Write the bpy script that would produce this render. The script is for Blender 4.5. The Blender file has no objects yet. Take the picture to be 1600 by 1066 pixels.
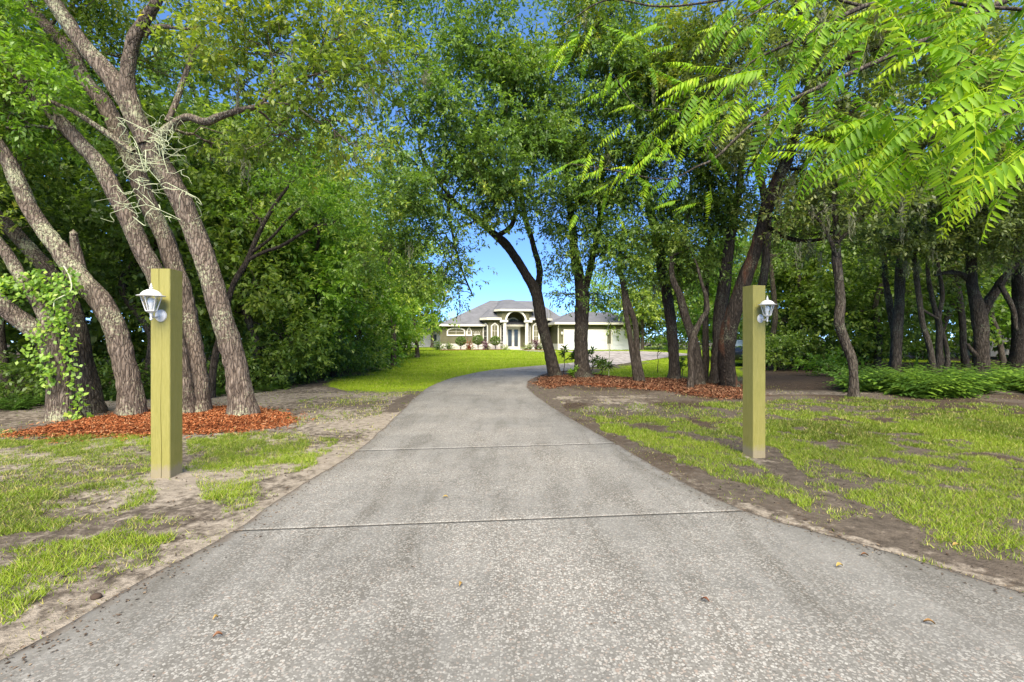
import bpy, bmesh, math, random
import numpy as np
from mathutils import Vector

# ------------------------------------------------------------------ camera, sky, sun, exposure
S = bpy.context.scene
COL = S.collection
F, HY, CX, CZ = 740.0, 533.0, 800.0, 1.35      # focal length in photo pixels, horizon row, centre column, eye height
cam_d = bpy.data.cameras.new('camera'); cam = bpy.data.objects.new('camera', cam_d); COL.objects.link(cam)
cam.location = (0, 0, CZ); cam.rotation_euler = (math.radians(90), 0, 0)
cam_d.sensor_width = 36.0; cam_d.lens = F / 1600 * 36; cam_d.clip_start = 0.05; cam_d.clip_end = 3000
S.camera = cam
W = bpy.data.worlds.new('World'); S.world = W; W.use_nodes = True
nt = W.node_tree; nt.nodes.clear()
sky = nt.nodes.new('ShaderNodeTexSky'); sky.sky_type = 'NISHITA'; sky.sun_disc = False
SUN_EL, SUN_ROT = math.radians(47), math.radians(178)
sky.sun_elevation = SUN_EL; sky.sun_rotation = SUN_ROT
sky.air_density = 0.9; sky.dust_density = 0.0; sky.ozone_density = 3.5; sky.altitude = 8000
bg = nt.nodes.new('ShaderNodeBackground'); bg.inputs['Strength'].default_value = 0.15
wo = nt.nodes.new('ShaderNodeOutputWorld')
hs_ = nt.nodes.new('ShaderNodeHueSaturation'); hs_.inputs['Saturation'].default_value = 1.06
nt.links.new(sky.outputs[0], hs_.inputs['Color']); mx_ = nt.nodes.new('ShaderNodeMix'); mx_.data_type = 'RGBA'; mx_.inputs[0].default_value = .45; mx_.inputs[7].default_value = (.27, .68, 1.55, 1)   # the photograph's sky is an almost even blue
nt.links.new(hs_.outputs[0], mx_.inputs[6]); nt.links.new(mx_.outputs[2], bg.inputs[0]); nt.links.new(bg.outputs[0], wo.inputs[0])
sl = bpy.data.lights.new('sun', 'SUN'); sl.energy = 3.4; sl.angle = math.radians(50); sl.color = (1, .89, .72)
so = bpy.data.objects.new('sun', sl); COL.objects.link(so)
_d = Vector((math.sin(SUN_ROT) * math.cos(SUN_EL), math.cos(SUN_ROT) * math.cos(SUN_EL), math.sin(SUN_EL)))
so.rotation_euler = _d.to_track_quat('Z', 'Y').to_euler(); so.location = (0, -10, 30)
S.view_settings.view_transform = 'Standard'; S.view_settings.look = 'None'
S.view_settings.exposure = 1.95; S.view_settings.gamma = 1; S.view_settings.use_curve_mapping = False
S.render.engine = 'CYCLES'
S.cycles.max_bounces = 8; S.cycles.diffuse_bounces = 5; S.cycles.glossy_bounces = 2
S.cycles.transmission_bounces = 4; S.cycles.transparent_max_bounces = 6

# ------------------------------------------------------------------ helpers
rng = np.random.default_rng(7)
random.seed(7)
def hsh(ix, iy, s):
    h = (ix.astype(np.int64) * 374761393 + iy.astype(np.int64) * 668265263 + s * 1442695041) & 0xffffffff
    h = ((h ^ (h >> 13)) * 1274126177) & 0xffffffff
    return ((h ^ (h >> 16)) & 0xffff) / 65535.0
def vn(x, y, s=0):
    x = np.asarray(x, float); y = np.asarray(y, float)
    ix = np.floor(x); iy = np.floor(y); fx = x - ix; fy = y - iy
    fx = fx * fx * (3 - 2 * fx); fy = fy * fy * (3 - 2 * fy)
    a = hsh(ix, iy, s); b = hsh(ix + 1, iy, s); c = hsh(ix, iy + 1, s); d = hsh(ix + 1, iy + 1, s)
    return (a * (1 - fx) + b * fx) * (1 - fy) + (c * (1 - fx) + d * fx) * fy
def fbm(x, y, s=0, o=4):
    v = 0; a = .5; t = 0
    for k in range(o):
        v = v + a * vn(x * 2 ** k, y * 2 ** k, s + k * 17); t += a; a *= .5
    return v / t
def sstep(a, b, x):
    t = np.clip((np.asarray(x, float) - a) / (b - a), 0, 1); return t * t * (3 - 2 * t)
def terr(x, y):                                   # the lawn rises gently to the house
    return .30 * sstep(26, 57, y)
def G(px, py):                                    # photo pixel -> point on the ground
    z = 0.0
    for _ in range(30):
        Y = F * (CZ - z) / max(py - HY, .5); X = (px - CX) / F * Y; z = .5 * z + .5 * float(terr(X, Y))
    return Vector((X, Y, float(terr(X, Y))))
def P(px, py, Y): return Vector(((px - CX) / F * Y, Y, CZ - (py - HY) / F * Y))
def proj(x, y, z):
    y = np.maximum(y, .05); return CX + F * x / y, HY + F * (CZ - z) / y
def inpoly(px, py, poly):
    r = np.zeros(np.shape(px), bool); n = len(poly)
    for i in range(n):
        x0, y0 = poly[i]; x1, y1 = poly[(i + 1) % n]
        if y0 == y1: continue
        c = ((y0 > py) != (y1 > py)) & (px < (x1 - x0) * (py - y0) / (y1 - y0) + x0); r ^= c
    return r
def tag(o, label=None, cat=None, group=None, kind=None):
    if label: o['label'] = label
    if cat: o['category'] = cat
    if group: o['group'] = group
    if kind: o['kind'] = kind
    return o
def empty(name, loc, label=None, cat=None, group=None, rz=0):
    o = bpy.data.objects.new(name, None); COL.objects.link(o); o.location = loc; o.rotation_euler = (0, 0, rz)
    o.empty_display_size = .2
    return tag(o, label, cat, group)
def link(name, me, parent=None, mat=None):
    o = bpy.data.objects.new(name, me); COL.objects.link(o)
    if mat: me.materials.append(mat)
    if parent is not None: o.parent = parent
    return o
def off(parent):
    return np.array(parent.location[:]) if parent is not None else np.zeros(3)
def npmesh(name, V, Fc, mat, parent=None, smooth=False, attrs=None, world=True):
    """V (n,3), Fc (m,3 or 4); with world=True the points are world ones and the parent is an unrotated empty"""
    V = np.asarray(V, np.float32); Fc = np.asarray(Fc, np.int32)
    if world and parent is not None: V = V - off(parent).astype(np.float32)
    me = bpy.data.meshes.new(name); n = len(V); m, k = Fc.shape
    me.vertices.add(n); me.vertices.foreach_set('co', V.ravel())
    me.loops.add(m * k); me.loops.foreach_set('vertex_index', Fc.ravel())
    me.polygons.add(m); me.polygons.foreach_set('loop_start', np.arange(0, m * k, k, dtype=np.int32))
    me.polygons.foreach_set('loop_total', np.full(m, k, np.int32))
    if smooth: me.polygons.foreach_set('use_smooth', np.ones(m, bool))
    for an, av in (attrs or {}).items():
        a = me.attributes.new(an, 'FLOAT', 'POINT'); a.data.foreach_set('value', np.asarray(av, np.float32).ravel())
    me.update()
    return link(name, me, parent, mat)
class MB:
    """collects simple shapes into one mesh (local coordinates of the parent)"""
    def __init__(s): s.v = []; s.f = []
    def add(s, vs, fs):
        b = len(s.v); s.v += [tuple(v) for v in vs]; s.f += [tuple(b + i for i in f) for f in fs]; return s
    def box(s, x0, x1, y0, y1, z0, z1):
        return s.add([(x0, y0, z0), (x1, y0, z0), (x1, y1, z0), (x0, y1, z0), (x0, y0, z1), (x1, y0, z1), (x1, y1, z1), (x0, y1, z1)],
                     [(0, 3, 2, 1), (4, 5, 6, 7), (0, 1, 5, 4), (1, 2, 6, 5), (2, 3, 7, 6), (3, 0, 4, 7)])
    def extr(s, pts, y0, y1):                     # outline in x,z pushed along y (convex or simple)
        n = len(pts)
        return s.add([(x, y0, z) for x, z in pts] + [(x, y1, z) for x, z in pts],
                     [tuple(range(n)), tuple(range(2 * n - 1, n - 1, -1))] + [(i, i + n, (i + 1) % n + n, (i + 1) % n) for i in range(n)])
    def lathe(s, prof, n=16, c=(0, 0), rot=0):
        vs = []; m = len(prof)
        for r, z in prof:
            for k in range(n):
                a = rot + 2 * math.pi * k / n; vs.append((c[0] + r * math.cos(a), c[1] + r * math.sin(a), z))
        fs = [(j * n + k, j * n + (k + 1) % n, (j + 1) * n + (k + 1) % n, (j + 1) * n + k) for j in range(m - 1) for k in range(n)]
        fs += [tuple(range(n - 1, -1, -1)), tuple(range((m - 1) * n, m * n))]
        return s.add(vs, fs)
    def tube(s, pts, r, n=6):
        V, Q = tube_arr([np.array(p, float) for p in pts], [r] * len(pts) if np.isscalar(r) else r, n)
        return s.add(V.tolist(), Q.tolist())
    def build(s, name, mat, parent=None, smooth=False, bevel=0):
        me = bpy.data.meshes.new(name); me.from_pydata(s.v, [], s.f); me.validate()
        bm = bmesh.new(); bm.from_mesh(me); bmesh.ops.recalc_face_normals(bm, faces=bm.faces)
        if bevel: bmesh.ops.bevel(bm, geom=list(bm.edges), offset=bevel, segments=1, affect='EDGES')
        bm.to_mesh(me); bm.free()
        if smooth:
            for p in me.polygons: p.use_smooth = True
        return link(name, me, parent, mat)
def smooth_path(pts, n):                          # Catmull-Rom through k-dimensional points
    p = np.array(pts, float); p = np.vstack([2 * p[0] - p[1], p, 2 * p[-1] - p[-2]])
    out = []; m = len(p) - 3
    for t in np.linspace(0, m, n):
        i = min(int(t), m - 1); u = t - i; a, b, c, d = p[i:i + 4]
        out.append(.5 * (2 * b + (c - a) * u + (2 * a - 5 * b + 4 * c - d) * u * u + (3 * b - a - 3 * c + d) * u ** 3))
    return np.array(out)
def tube_arr(C, R, n=8, rough=0, seed=0, cap=True):
    C = np.array(C, float); R = np.array(R, float); m = len(C)
    T = np.gradient(C, axis=0); T /= np.linalg.norm(T, axis=1)[:, None] + 1e-9
    up = np.array([0.0, 1.0, 0.13]); up /= np.linalg.norm(up)
    A = np.cross(T, up); bad = np.linalg.norm(A, axis=1) < .15
    A[bad] = np.cross(T[bad], np.array([1.0, 0, 0])); A /= np.linalg.norm(A, axis=1)[:, None]
    B = np.cross(T, A)
    th = np.linspace(0, 2 * np.pi, n, endpoint=False)
    r = R[:, None] * np.ones((1, n))
    if rough:
        s = np.concatenate([[0], np.cumsum(np.linalg.norm(np.diff(C, axis=0), axis=1))])
        tw = th[None, :] + s[:, None] * .35
        u = (tw / (2 * np.pi)) % 1.0
        big = vn(np.abs(np.cos(tw)) * 2.1 + seed, s[:, None] * 1.4 + np.sin(tw) * .7, seed) - .5
        k = 11
        fine = np.abs(vn(u * k, s[:, None] * 4.5, seed + 3) * (1 - u) + vn((u - 1) * k, s[:, None] * 4.5, seed + 3) * u - .5) * 2
        fine2 = vn(u * 26, s[:, None] * 11, seed + 5) * (1 - u) + vn((u - 1) * 26, s[:, None] * 11, seed + 5) * u - .5
        r = r * (1 + rough * (big * .5 + (fine - .45) * .38 + fine2 * .2))
    V = C[:, None, :] + r[:, :, None] * (np.cos(th)[None, :, None] * A[:, None, :] + np.sin(th)[None, :, None] * B[:, None, :])
    V = V.reshape(-1, 3)
    i = np.arange(m - 1)[:, None]; j = np.arange(n)[None, :]
    Q = np.stack([i * n + j, i * n + (j + 1) % n, (i + 1) * n + (j + 1) % n, (i + 1) * n + j], -1).reshape(-1, 4)
    if cap:
        V = np.vstack([V, C[-1:] + T[-1:] * R[-1]]); k = len(V) - 1; b = (m - 1) * n
        Q = np.vstack([Q, np.array([[b + a, b + (a + 1) % n, k, k] for a in range(n)])])
    return V, Q
def merge(L):
    vs = []; fs = []; b = 0
    for V, Q in L: vs.append(V); fs.append(np.asarray(Q) + b); b += len(V)
    return np.vstack(vs), np.vstack(fs)
def fixdeg(Q):                                    # quads whose last two corners coincide -> all as triangles
    a = Q[:, [0, 1, 2]]; q = Q[Q[:, 2] != Q[:, 3]]; return np.vstack([a, q[:, [0, 2, 3]]])

# ------------------------------------------------------------------ materials
def mat(name, base=(.5, .5, .5), rough=.7, spec=.3):
    m = bpy.data.materials.new(name); m.use_nodes = True; n = m.node_tree; b = n.nodes['Principled BSDF']
    b.inputs['Base Color'].default_value = (*base, 1); b.inputs['Roughness'].default_value = rough
    b.inputs['Specular IOR Level'].default_value = spec
    return m, n, b
def N(n, t, **kw):
    o = n.nodes.new(t)
    for k, v in kw.items():
        if k.startswith('i_'): o.inputs[k[2:].replace('_', ' ')].default_value = v
        else: setattr(o, k, v)
    return o
def ramp(n, src, stops, mode='LINEAR'):
    r = n.nodes.new('ShaderNodeValToRGB'); r.color_ramp.interpolation = mode
    e = r.color_ramp.elements
    while len(e) < len(stops): e.new(.5)
    for k, (p, c) in enumerate(stops): e[k].position = p; e[k].color = (*c, 1) if len(c) == 3 else c
    n.links.new(src, r.inputs[0]); return r
def noise(n, scale, detail=4, rough=.55, vec=None, dist=0):
    t = N(n, 'ShaderNodeTexNoise', i_Scale=scale, i_Detail=detail, i_Roughness=rough, i_Distortion=dist)
    if vec is not None: n.links.new(vec, t.inputs['Vector'])
    return t
def mixc(n, f, a, b, mode='MIX'):
    m = n.nodes.new('ShaderNodeMix'); m.data_type = 'RGBA'; m.blend_type = mode
    for s, v in ((m.inputs[0], f), (m.inputs[6], a), (m.inputs[7], b)):
        if isinstance(v, (int, float)): s.default_value = v
        elif isinstance(v, tuple): s.default_value = (*v, 1)
        else: n.links.new(v, s)
    return m.outputs[2]
def math_(n, op, a, b=None, c=None):
    m = N(n, 'ShaderNodeMath', operation=op)
    for k, v in enumerate((a, b, c)):
        if v is None: continue
        if isinstance(v, (int, float)): m.inputs[k].default_value = v
        else: n.links.new(v, m.inputs[k])
    return m.outputs[0]
def bump(n, b, h, strength=.5, dist=.02):
    u = N(n, 'ShaderNodeBump', i_Strength=strength, i_Distance=dist); n.links.new(h, u.inputs['Height'])
    n.links.new(u.outputs[0], b.inputs['Normal']); return u
def gpos(n): return N(n, 'ShaderNodeNewGeometry').outputs['Position']
def attr(n, a): return N(n, 'ShaderNodeAttribute', attribute_name=a).outputs['Fac']

def leaf_mat(name, stops, trans=.45, gloss=.45, rough=.42, tboost=(1.25, 1.35, .55)):
    m, n, b = mat(name, rough=rough, spec=gloss)
    r = ramp(n, attr(n, 'tint'), stops)
    n.links.new(r.outputs[0], b.inputs['Base Color'])
    t = N(n, 'ShaderNodeBsdfTranslucent')
    n.links.new(mixc(n, 1.0, r.outputs[0], tboost, 'MULTIPLY'), t.inputs[0])
    x = N(n, 'ShaderNodeMixShader'); x.inputs[0].default_value = trans
    n.links.new(b.outputs[0], x.inputs[1]); n.links.new(t.outputs[0], x.inputs[2])
    n.links.new(x.outputs[0], n.nodes['Material Output'].inputs[0]); return m
LEAF_OAK = leaf_mat('oak_leaf', [(0, (0.064, 0.122, 0.032)), (.4, (0.120, 0.213, 0.045)), (.75, (0.228, 0.335, 0.060)), (1, (0.435, 0.468, 0.091))])
LEAF_YEL = leaf_mat('laurel_oak_leaf', [(0, (0.070, 0.120, 0.024)), (.4, (0.150, 0.224, 0.036)), (.75, (0.267, 0.322, 0.048)), (1, (0.455, 0.404, 0.067))])
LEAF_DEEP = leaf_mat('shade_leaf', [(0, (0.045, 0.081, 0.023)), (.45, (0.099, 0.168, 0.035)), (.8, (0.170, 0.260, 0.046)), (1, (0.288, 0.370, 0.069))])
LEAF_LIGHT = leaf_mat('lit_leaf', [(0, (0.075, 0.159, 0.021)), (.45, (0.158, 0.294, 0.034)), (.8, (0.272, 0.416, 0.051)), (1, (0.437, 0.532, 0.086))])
LEAF_OLIVE = leaf_mat('mossy_leaf', [(0, (0.057, 0.087, 0.033)), (.45, (0.133, 0.177, 0.055)), (.8, (0.238, 0.280, 0.082)), (1, (0.380, 0.362, 0.127))])
LEAF_FROND = leaf_mat('compound_leaf', [(0, (.050, .13, .008)), (.4, (.125, .26, .010)), (.75, (.24, .40, .012)), (1, (.42, .52, .02))], trans=.42, gloss=.22, rough=.5)
GRASS = leaf_mat('grass_blade', [(0, (0.073, 0.069, 0.018)), (.3, (0.104, 0.155, 0.017)), (.7, (0.196, 0.283, 0.017)), (.9, (0.281, 0.367, 0.027)), (1, (0.373, 0.345, 0.110))], trans=.3, gloss=.3, rough=.5)
FERN = leaf_mat('fern_leaf', [(0, (.032, .075, .013)), (.5, (.075, .155, .018)), (1, (.19, .31, .035))], trans=.3)
FARGRASS = leaf_mat('mown_grass', [(0, (0.088, 0.124, 0.010)), (.5, (0.175, 0.264, 0.012)), (.9, (0.249, 0.346, 0.021)), (1, (0.307, 0.313, 0.085))], trans=.3, gloss=.2, rough=.6)

def bark(name, dark, mid, light, lich, lichc=(.40, .42, .27), scale=1.0, red=None):
    m, n, b = mat(name, rough=.92, spec=.15)
    tc = N(n, 'ShaderNodeTexCoord').outputs['Object']
    mp = N(n, 'ShaderNodeMapping'); mp.inputs['Scale'].default_value = (1, 1, .2); n.links.new(tc, mp.inputs[0])
    v = N(n, 'ShaderNodeTexVoronoi', feature='DISTANCE_TO_EDGE', i_Scale=25 * scale)
    nz = noise(n, 9 * scale, 4, .6, mp.outputs[0]); wv = mixc(n, .08, mp.outputs[0], nz.outputs['Color'])
    n.links.new(wv, v.inputs['Vector'])
    ed = ramp(n, v.outputs['Distance'], [(0, (.15, .15, .15)), (.10, (.7, .7, .7)), (.35, (1, 1, 1))])
    n2 = noise(n, 26 * scale, 5, .7, mp.outputs[0])
    base = ramp(n, n2.outputs[0], [(.3, dark), (.5, mid), (.72, light)])
    c = mixc(n, ed.outputs[0], dark, base.outputs[0])
    if red:
        n4 = noise(n, 2.6, 4, .6, mp.outputs[0]); c = mixc(n, ramp(n, n4.outputs[0], [(.52, (0, 0, 0)), (.62, (.8, .8, .8))]).outputs[0], c, mixc(n, .55, c, red))
    n3 = noise(n, 24 * scale, 6, .8, tc); n5 = noise(n, 1.3, 3, .5, tc)
    lm = ramp(n, math_(n, 'ADD', n3.outputs[0], math_(n, 'MULTIPLY', n5.outputs[0], .7)), [(1.02 - lich * .2, (0, 0, 0)), (1.08 - lich * .2, (1, 1, 1))])
    c = mixc(n, math_(n, 'MULTIPLY', lm.outputs[0], .8), c, lichc)
    n.links.new(c, b.inputs['Base Color'])
    h = math_(n, 'ADD', ed.outputs[0], math_(n, 'MULTIPLY', n2.outputs[0], .8))
    bump(n, b, h, .9, .022); return m
BARK_L = bark('lichened_bark', (.046, .035, .027), (.155, .122, .096), (.30, .252, .208), .5, (.33, .345, .22))
BARK_D = bark('dark_bark', (.020, .016, .012), (.058, .047, .037), (.125, .106, .085), .30, (.15, .16, .11))
BARK_RED = bark('scarred_dark_bark', (.012, .010, .008), (.036, .029, .023), (.085, .070, .056), .22, (.14, .15, .10), red=(.17, .07, .035))
BARK_W = bark('woodland_bark', (.024, .020, .015), (.080, .066, .052), (.16, .14, .11), .40, (.20, .22, .14))
TWIG, _n, _b = mat('twig', (.12, .10, .075), .9, .1)
LICHEN, _n, _b = mat('lichen_twig', (.42, .46, .30), .9, .1)
MOSS = leaf_mat('spanish_moss', [(0, (.12, .13, .08)), (1, (.27, .28, .17))], trans=.35, gloss=.05, rough=.9, tboost=(1, 1, .9))

# exposed-aggregate concrete
def concrete(name, agg=True, tint=(1, 1, 1)):
    m, n, b = mat(name, rough=.85, spec=.25); p = gpos(n)
    big = noise(n, .55, 5, .6, p); med = noise(n, 3.3, 5, .65, p)
    mp = N(n, 'ShaderNodeMapping'); mp.inputs['Scale'].default_value = (3.6, .55, 1); n.links.new(p, mp.inputs[0])
    streak = noise(n, 1.0, 5, .6, mp.outputs[0], .6)
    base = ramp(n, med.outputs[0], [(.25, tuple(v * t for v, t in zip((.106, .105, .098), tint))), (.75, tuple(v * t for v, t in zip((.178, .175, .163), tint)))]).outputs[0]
    base = mixc(n, ramp(n, streak.outputs[0], [(.44, (0, 0, 0)), (.66, (.75, .75, .75))]).outputs[0], base, (.072, .068, .058))
    base = mixc(n, ramp(n, big.outputs[0], [(.45, (0, 0, 0)), (.72, (.5, .5, .5))]).outputs[0], base, (.185, .170, .145))
    if agg:
        e0 = attr(n, 'edge')
        nz = noise(n, 60, 2, .5, p); w = mixc(n, .012, p, nz.outputs['Color'])
        v = N(n, 'ShaderNodeTexVoronoi', i_Scale=84.0); n.links.new(w, v.inputs['Vector'])
        sep = N(n, 'ShaderNodeSeparateColor'); n.links.new(v.outputs['Color'], sep.inputs[0])
        size = math_(n, 'ADD', .42, math_(n, 'MULTIPLY', sep.outputs[1], .28))
        peb = math_(n, 'SUBTRACT', size, v.outputs['Distance'])
        pm = ramp(n, peb, [(0, (0, 0, 0)), (.06, (1, 1, 1))])
        pc = ramp(n, sep.outputs[0], [(0, (.09, .088, .08)), (.25, (.18, .178, .165)), (.55, (.28, .275, .255)), (.82, (.38, .375, .35)), (.93, (.23, .175, .14)), (1, (.31, .30, .28))])
        at = attr(n, 'edge')                      # worn flat, pebble-free band along the slab edges
        wear = ramp(n, big.outputs[0], [(.38, (.35, .35, .35)), (.6, (1, 1, 1))])
        f = math_(n, 'MULTIPLY', pm.outputs[0], math_(n, 'MULTIPLY', at, math_(n, 'MULTIPLY', wear.outputs[0], .9)))
        base = mixc(n, f, base, pc.outputs[0])
        bump(n, b, math_(n, 'ADD', f, math_(n, 'MULTIPLY', med.outputs[0], .5)), .45, .006)
        spot = N(n, 'ShaderNodeTexVoronoi', i_Scale=2.3); n.links.new(p, spot.inputs['Vector'])
        sm = ramp(n, spot.outputs['Distance'], [(.018, (1, 1, 1)), (.03, (0, 0, 0))]); base = mixc(n, math_(n, 'MULTIPLY', sm.outputs[0], .8), base, (.03, .028, .025))
    if agg:
        wn = noise(n, 2.2, 5, .7, p); cw = mixc(n, .35, p, wn.outputs['Color']); cv = N(n, 'ShaderNodeTexVoronoi', feature='DISTANCE_TO_EDGE', i_Scale=.22); n.links.new(cw, cv.inputs['Vector'])
        ck = ramp(n, cv.outputs['Distance'], [(.0006, (1, 1, 1)), (.0016, (0, 0, 0))]); ckm = ramp(n, noise(n, .45, 2, .5, p).outputs[0], [(.5, (0, 0, 0)), (.56, (.22, .22, .22))])
        base = mixc(n, math_(n, 'MULTIPLY', ck.outputs[0], ckm.outputs[0]), base, (.035, .032, .026))
        em = ramp(n, math_(n, 'SUBTRACT', math_(n, 'ADD', noise(n, 7, 5, .7, p).outputs[0], .12), e0), [(.38, (0, 0, 0)), (.60, (.8, .8, .8))])
        base = mixc(n, em.outputs[0], base, (.105, .085, .066))
    n.links.new(base, b.inputs['Base Color']); return m
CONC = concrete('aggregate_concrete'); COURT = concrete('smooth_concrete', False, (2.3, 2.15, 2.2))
JOINT, _n, _b = mat('joint_filler', (.045, .042, .036), .95, .05)

# ground: sand, soil, litter and lawn base mixed by attributes
GROUND, n, b = mat('soil', rough=.95, spec=.1); p = gpos(n)
n1 = noise(n, 1.1, 6, .6, p); n2 = noise(n, 9, 6, .7, p); n3 = noise(n, 60, 3, .6, p); n4 = noise(n, 28, 4, .7, p)
sand = ramp(n, n2.outputs[0], [(.3, (.13, .113, .09)), (.7, (.285, .252, .21))]).outputs[0]
soil = ramp(n, n2.outputs[0], [(.3, (0.043, 0.036, 0.029)), (.7, (0.129, 0.108, 0.087))]).outputs[0]
litter = ramp(n, n4.outputs[0], [(.3, (0.017, 0.013, 0.009)), (.5, (0.048, 0.036, 0.026)), (.64, (0.096, 0.071, 0.050)), (.78, (0.169, 0.135, 0.101))]).outputs[0]
lawn = ramp(n, math_(n, 'ADD', math_(n, 'MULTIPLY', n3.outputs[0], .5), math_(n, 'MULTIPLY', n1.outputs[0], .5)), [(.3, (0.099, 0.146, 0.007)), (.5, (0.161, 0.231, 0.009)), (.7, (0.223, 0.279, 0.013))]).outputs[0]
f1 = ramp(n, math_(n, 'ADD', attr(n, 'sand'), math_(n, 'MULTIPLY', math_(n, 'SUBTRACT', n2.outputs[0], .5), 1.3)), [(.35, (0, 0, 0)), (.62, (1, 1, 1))]).outputs[0]
c = mixc(n, f1, soil, sand)
f2 = ramp(n, math_(n, 'ADD', attr(n, 'litter'), math_(n, 'MULTIPLY', math_(n, 'SUBTRACT', n4.outputs[0], .5), 1.1)), [(.4, (0, 0, 0)), (.6, (1, 1, 1))]).outputs[0]
c = mixc(n, f2, c, litter)
f3 = ramp(n, math_(n, 'ADD', attr(n, 'lawn'), math_(n, 'MULTIPLY', math_(n, 'SUBTRACT', n2.outputs[0], .5), .9)), [(.4, (0, 0, 0)), (.65, (1, 1, 1))]).outputs[0]
c = mixc(n, f3, c, lawn)
n.links.new(c, b.inputs['Base Color']); bump(n, b, math_(n, 'ADD', n2.outputs[0], math_(n, 'MULTIPLY', n3.outputs[0], .5)), .7, .03)

MULCH, n, b = mat('mulch', rough=.9, spec=.1)
n.links.new(ramp(n, attr(n, 'tint'), [(0, (0.074, 0.022, 0.009)), (.4, (0.193, 0.058, 0.020)), (.8, (0.311, 0.113, 0.043)), (1, (0.385, 0.211, 0.109))]).outputs[0], b.inputs['Base Color'])
NEEDLE, n, b = mat('old_mulch', rough=.9, spec=.1)
n.links.new(ramp(n, attr(n, 'tint'), [(0, (0.034, 0.015, 0.009)), (.4, (0.109, 0.048, 0.026)), (.8, (0.184, 0.088, 0.048)), (1, (0.245, 0.150, 0.088))]).outputs[0], b.inputs['Base Color'])
LITTER, n, b = mat('dry_litter', rough=.9, spec=.1)
n.links.new(ramp(n, attr(n, 'tint'), [(0, (.03, .022, .016)), (.5, (.085, .060, .042)), (.85, (.16, .12, .085)), (1, (.26, .20, .13))]).outputs[0], b.inputs['Base Color'])
MULCHBED, n, b = mat('mulch_base', rough=.95, spec=.05)
n.links.new(ramp(n, noise(n, 45, 4, .7, gpos(n)).outputs[0], [(.35, (.045, .016, .009)), (.65, (.26, .085, .035))]).outputs[0], b.inputs['Base Color'])

def painted(name, c0, c1, scale=(14, 14, 1.2), grime=True):
    m, n, b = mat(name, rough=.55, spec=.35); tc = N(n, 'ShaderNodeTexCoord').outputs['Object']
    mp = N(n, 'ShaderNodeMapping'); mp.inputs['Scale'].default_value = scale; n.links.new(tc, mp.inputs[0])
    g = noise(n, 5, 6, .75, mp.outputs[0], 1.2)
    c = ramp(n, g.outputs[0], [(.25, tuple(v * .8 for v in c0)), (.45, c0), (.75, c1)]).outputs[0]
    kn = N(n, 'ShaderNodeTexVoronoi', i_Scale=2.6); n.links.new(tc, kn.inputs['Vector']); c = mixc(n, ramp(n, kn.outputs['Distance'], [(.035, (.6, .6, .6)), (.06, (0, 0, 0))]).outputs[0], c, (.11, .085, .02))
    st = noise(n, 2.2, 5, .7, tc); c = mixc(n, ramp(n, st.outputs[0], [(.55, (0, 0, 0)), (.75, (.45, .45, .45))]).outputs[0], c, (.14, .125, .05))
    if grime:
        sp = N(n, 'ShaderNodeSeparateXYZ'); n.links.new(tc, sp.inputs[0])
        z = math_(n, 'ADD', sp.outputs[2], math_(n, 'MULTIPLY', noise(n, 18, 4, .6, tc).outputs[0], -.16))
        gm = ramp(n, z, [(0, (.7, .7, .7)), (.06, (0, 0, 0))])
        c = mixc(n, gm.outputs[0], c, (.23, .19, .15))
    n.links.new(c, b.inputs['Base Color']); bump(n, b, g.outputs[0], .5, .008); return m
POST = painted('olive_post_paint', (.215, .200, .050), (.275, .252, .078))
WHITE, n, b = mat('white_metal', (.80, .80, .78), .35, .5)
n.links.new(ramp(n, noise(n, 30, 4, .6, N(n, 'ShaderNodeTexCoord').outputs['Object']).outputs[0], [(.3, (.52, .515, .50)), (.6, (.66, .66, .645))]).outputs[0], b.inputs['Base Color'])
DOORW, _n, _b = mat('door_paint', (.50, .53, .56), .5, .4)
TRIM, n, b = mat('white_trim', (0.600, 0.600, 0.560), .6, .3)
n.links.new(ramp(n, noise(n, 3, 4, .6, gpos(n)).outputs[0], [(.3, (.56, .55, .50)), (.6, (.66, .65, .61))]).outputs[0], b.inputs['Base Color'])
CREAM, _n, _b = mat('cream_fascia', (0.576, 0.560, 0.480), .6, .3)
def stucco(name, a, c):
    m, n, b = mat(name, rough=.9, spec=.15); p = gpos(n)
    n.links.new(ramp(n, noise(n, 1.4, 5, .6, p).outputs[0], [(.3, a), (.7, c)]).outputs[0], b.inputs['Base Color'])
    bump(n, b, noise(n, 40, 3, .6, p).outputs[0], .4, .01); return m
STUCCO = stucco('olive_stucco', (.098, .096, .058), (.126, .122, .076))
BASEW = stucco('white_stucco_base', (0.432, 0.425, 0.410), (0.518, 0.504, 0.490))
SHING, n, b = mat('asphalt_shingle', rough=.9, spec=.15)
tc = N(n, 'ShaderNodeTexCoord').outputs['Object']
bt = N(n, 'ShaderNodeTexBrick', i_Scale=1.0, i_Mortar_Size=.012, i_Color1=(0.101, 0.104, 0.115, 1), i_Color2=(0.140, 0.144, 0.157, 1), i_Mortar=(0.085, 0.088, 0.099, 1))
bt.inputs['Brick Width'].default_value = .45; bt.inputs['Row Height'].default_value = .17
mp = N(n, 'ShaderNodeMapping'); sp = N(n, 'ShaderNodeSeparateXYZ'); cb = N(n, 'ShaderNodeCombineXYZ')
n.links.new(tc, sp.inputs[0]); n.links.new(math_(n, 'ADD', sp.outputs[0], sp.outputs[1]), cb.inputs[0]); n.links.new(sp.outputs[2], cb.inputs[1]); n.links.new(cb.outputs[0], bt.inputs[0])
n.links.new(mixc(n, .5, bt.outputs[0], ramp(n, noise(n, .8, 6, .7, tc).outputs[0], [(.3, (.088, .092, .10)), (.7, (.155, .16, .175))]).outputs[0]), b.inputs['Base Color'])
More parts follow.
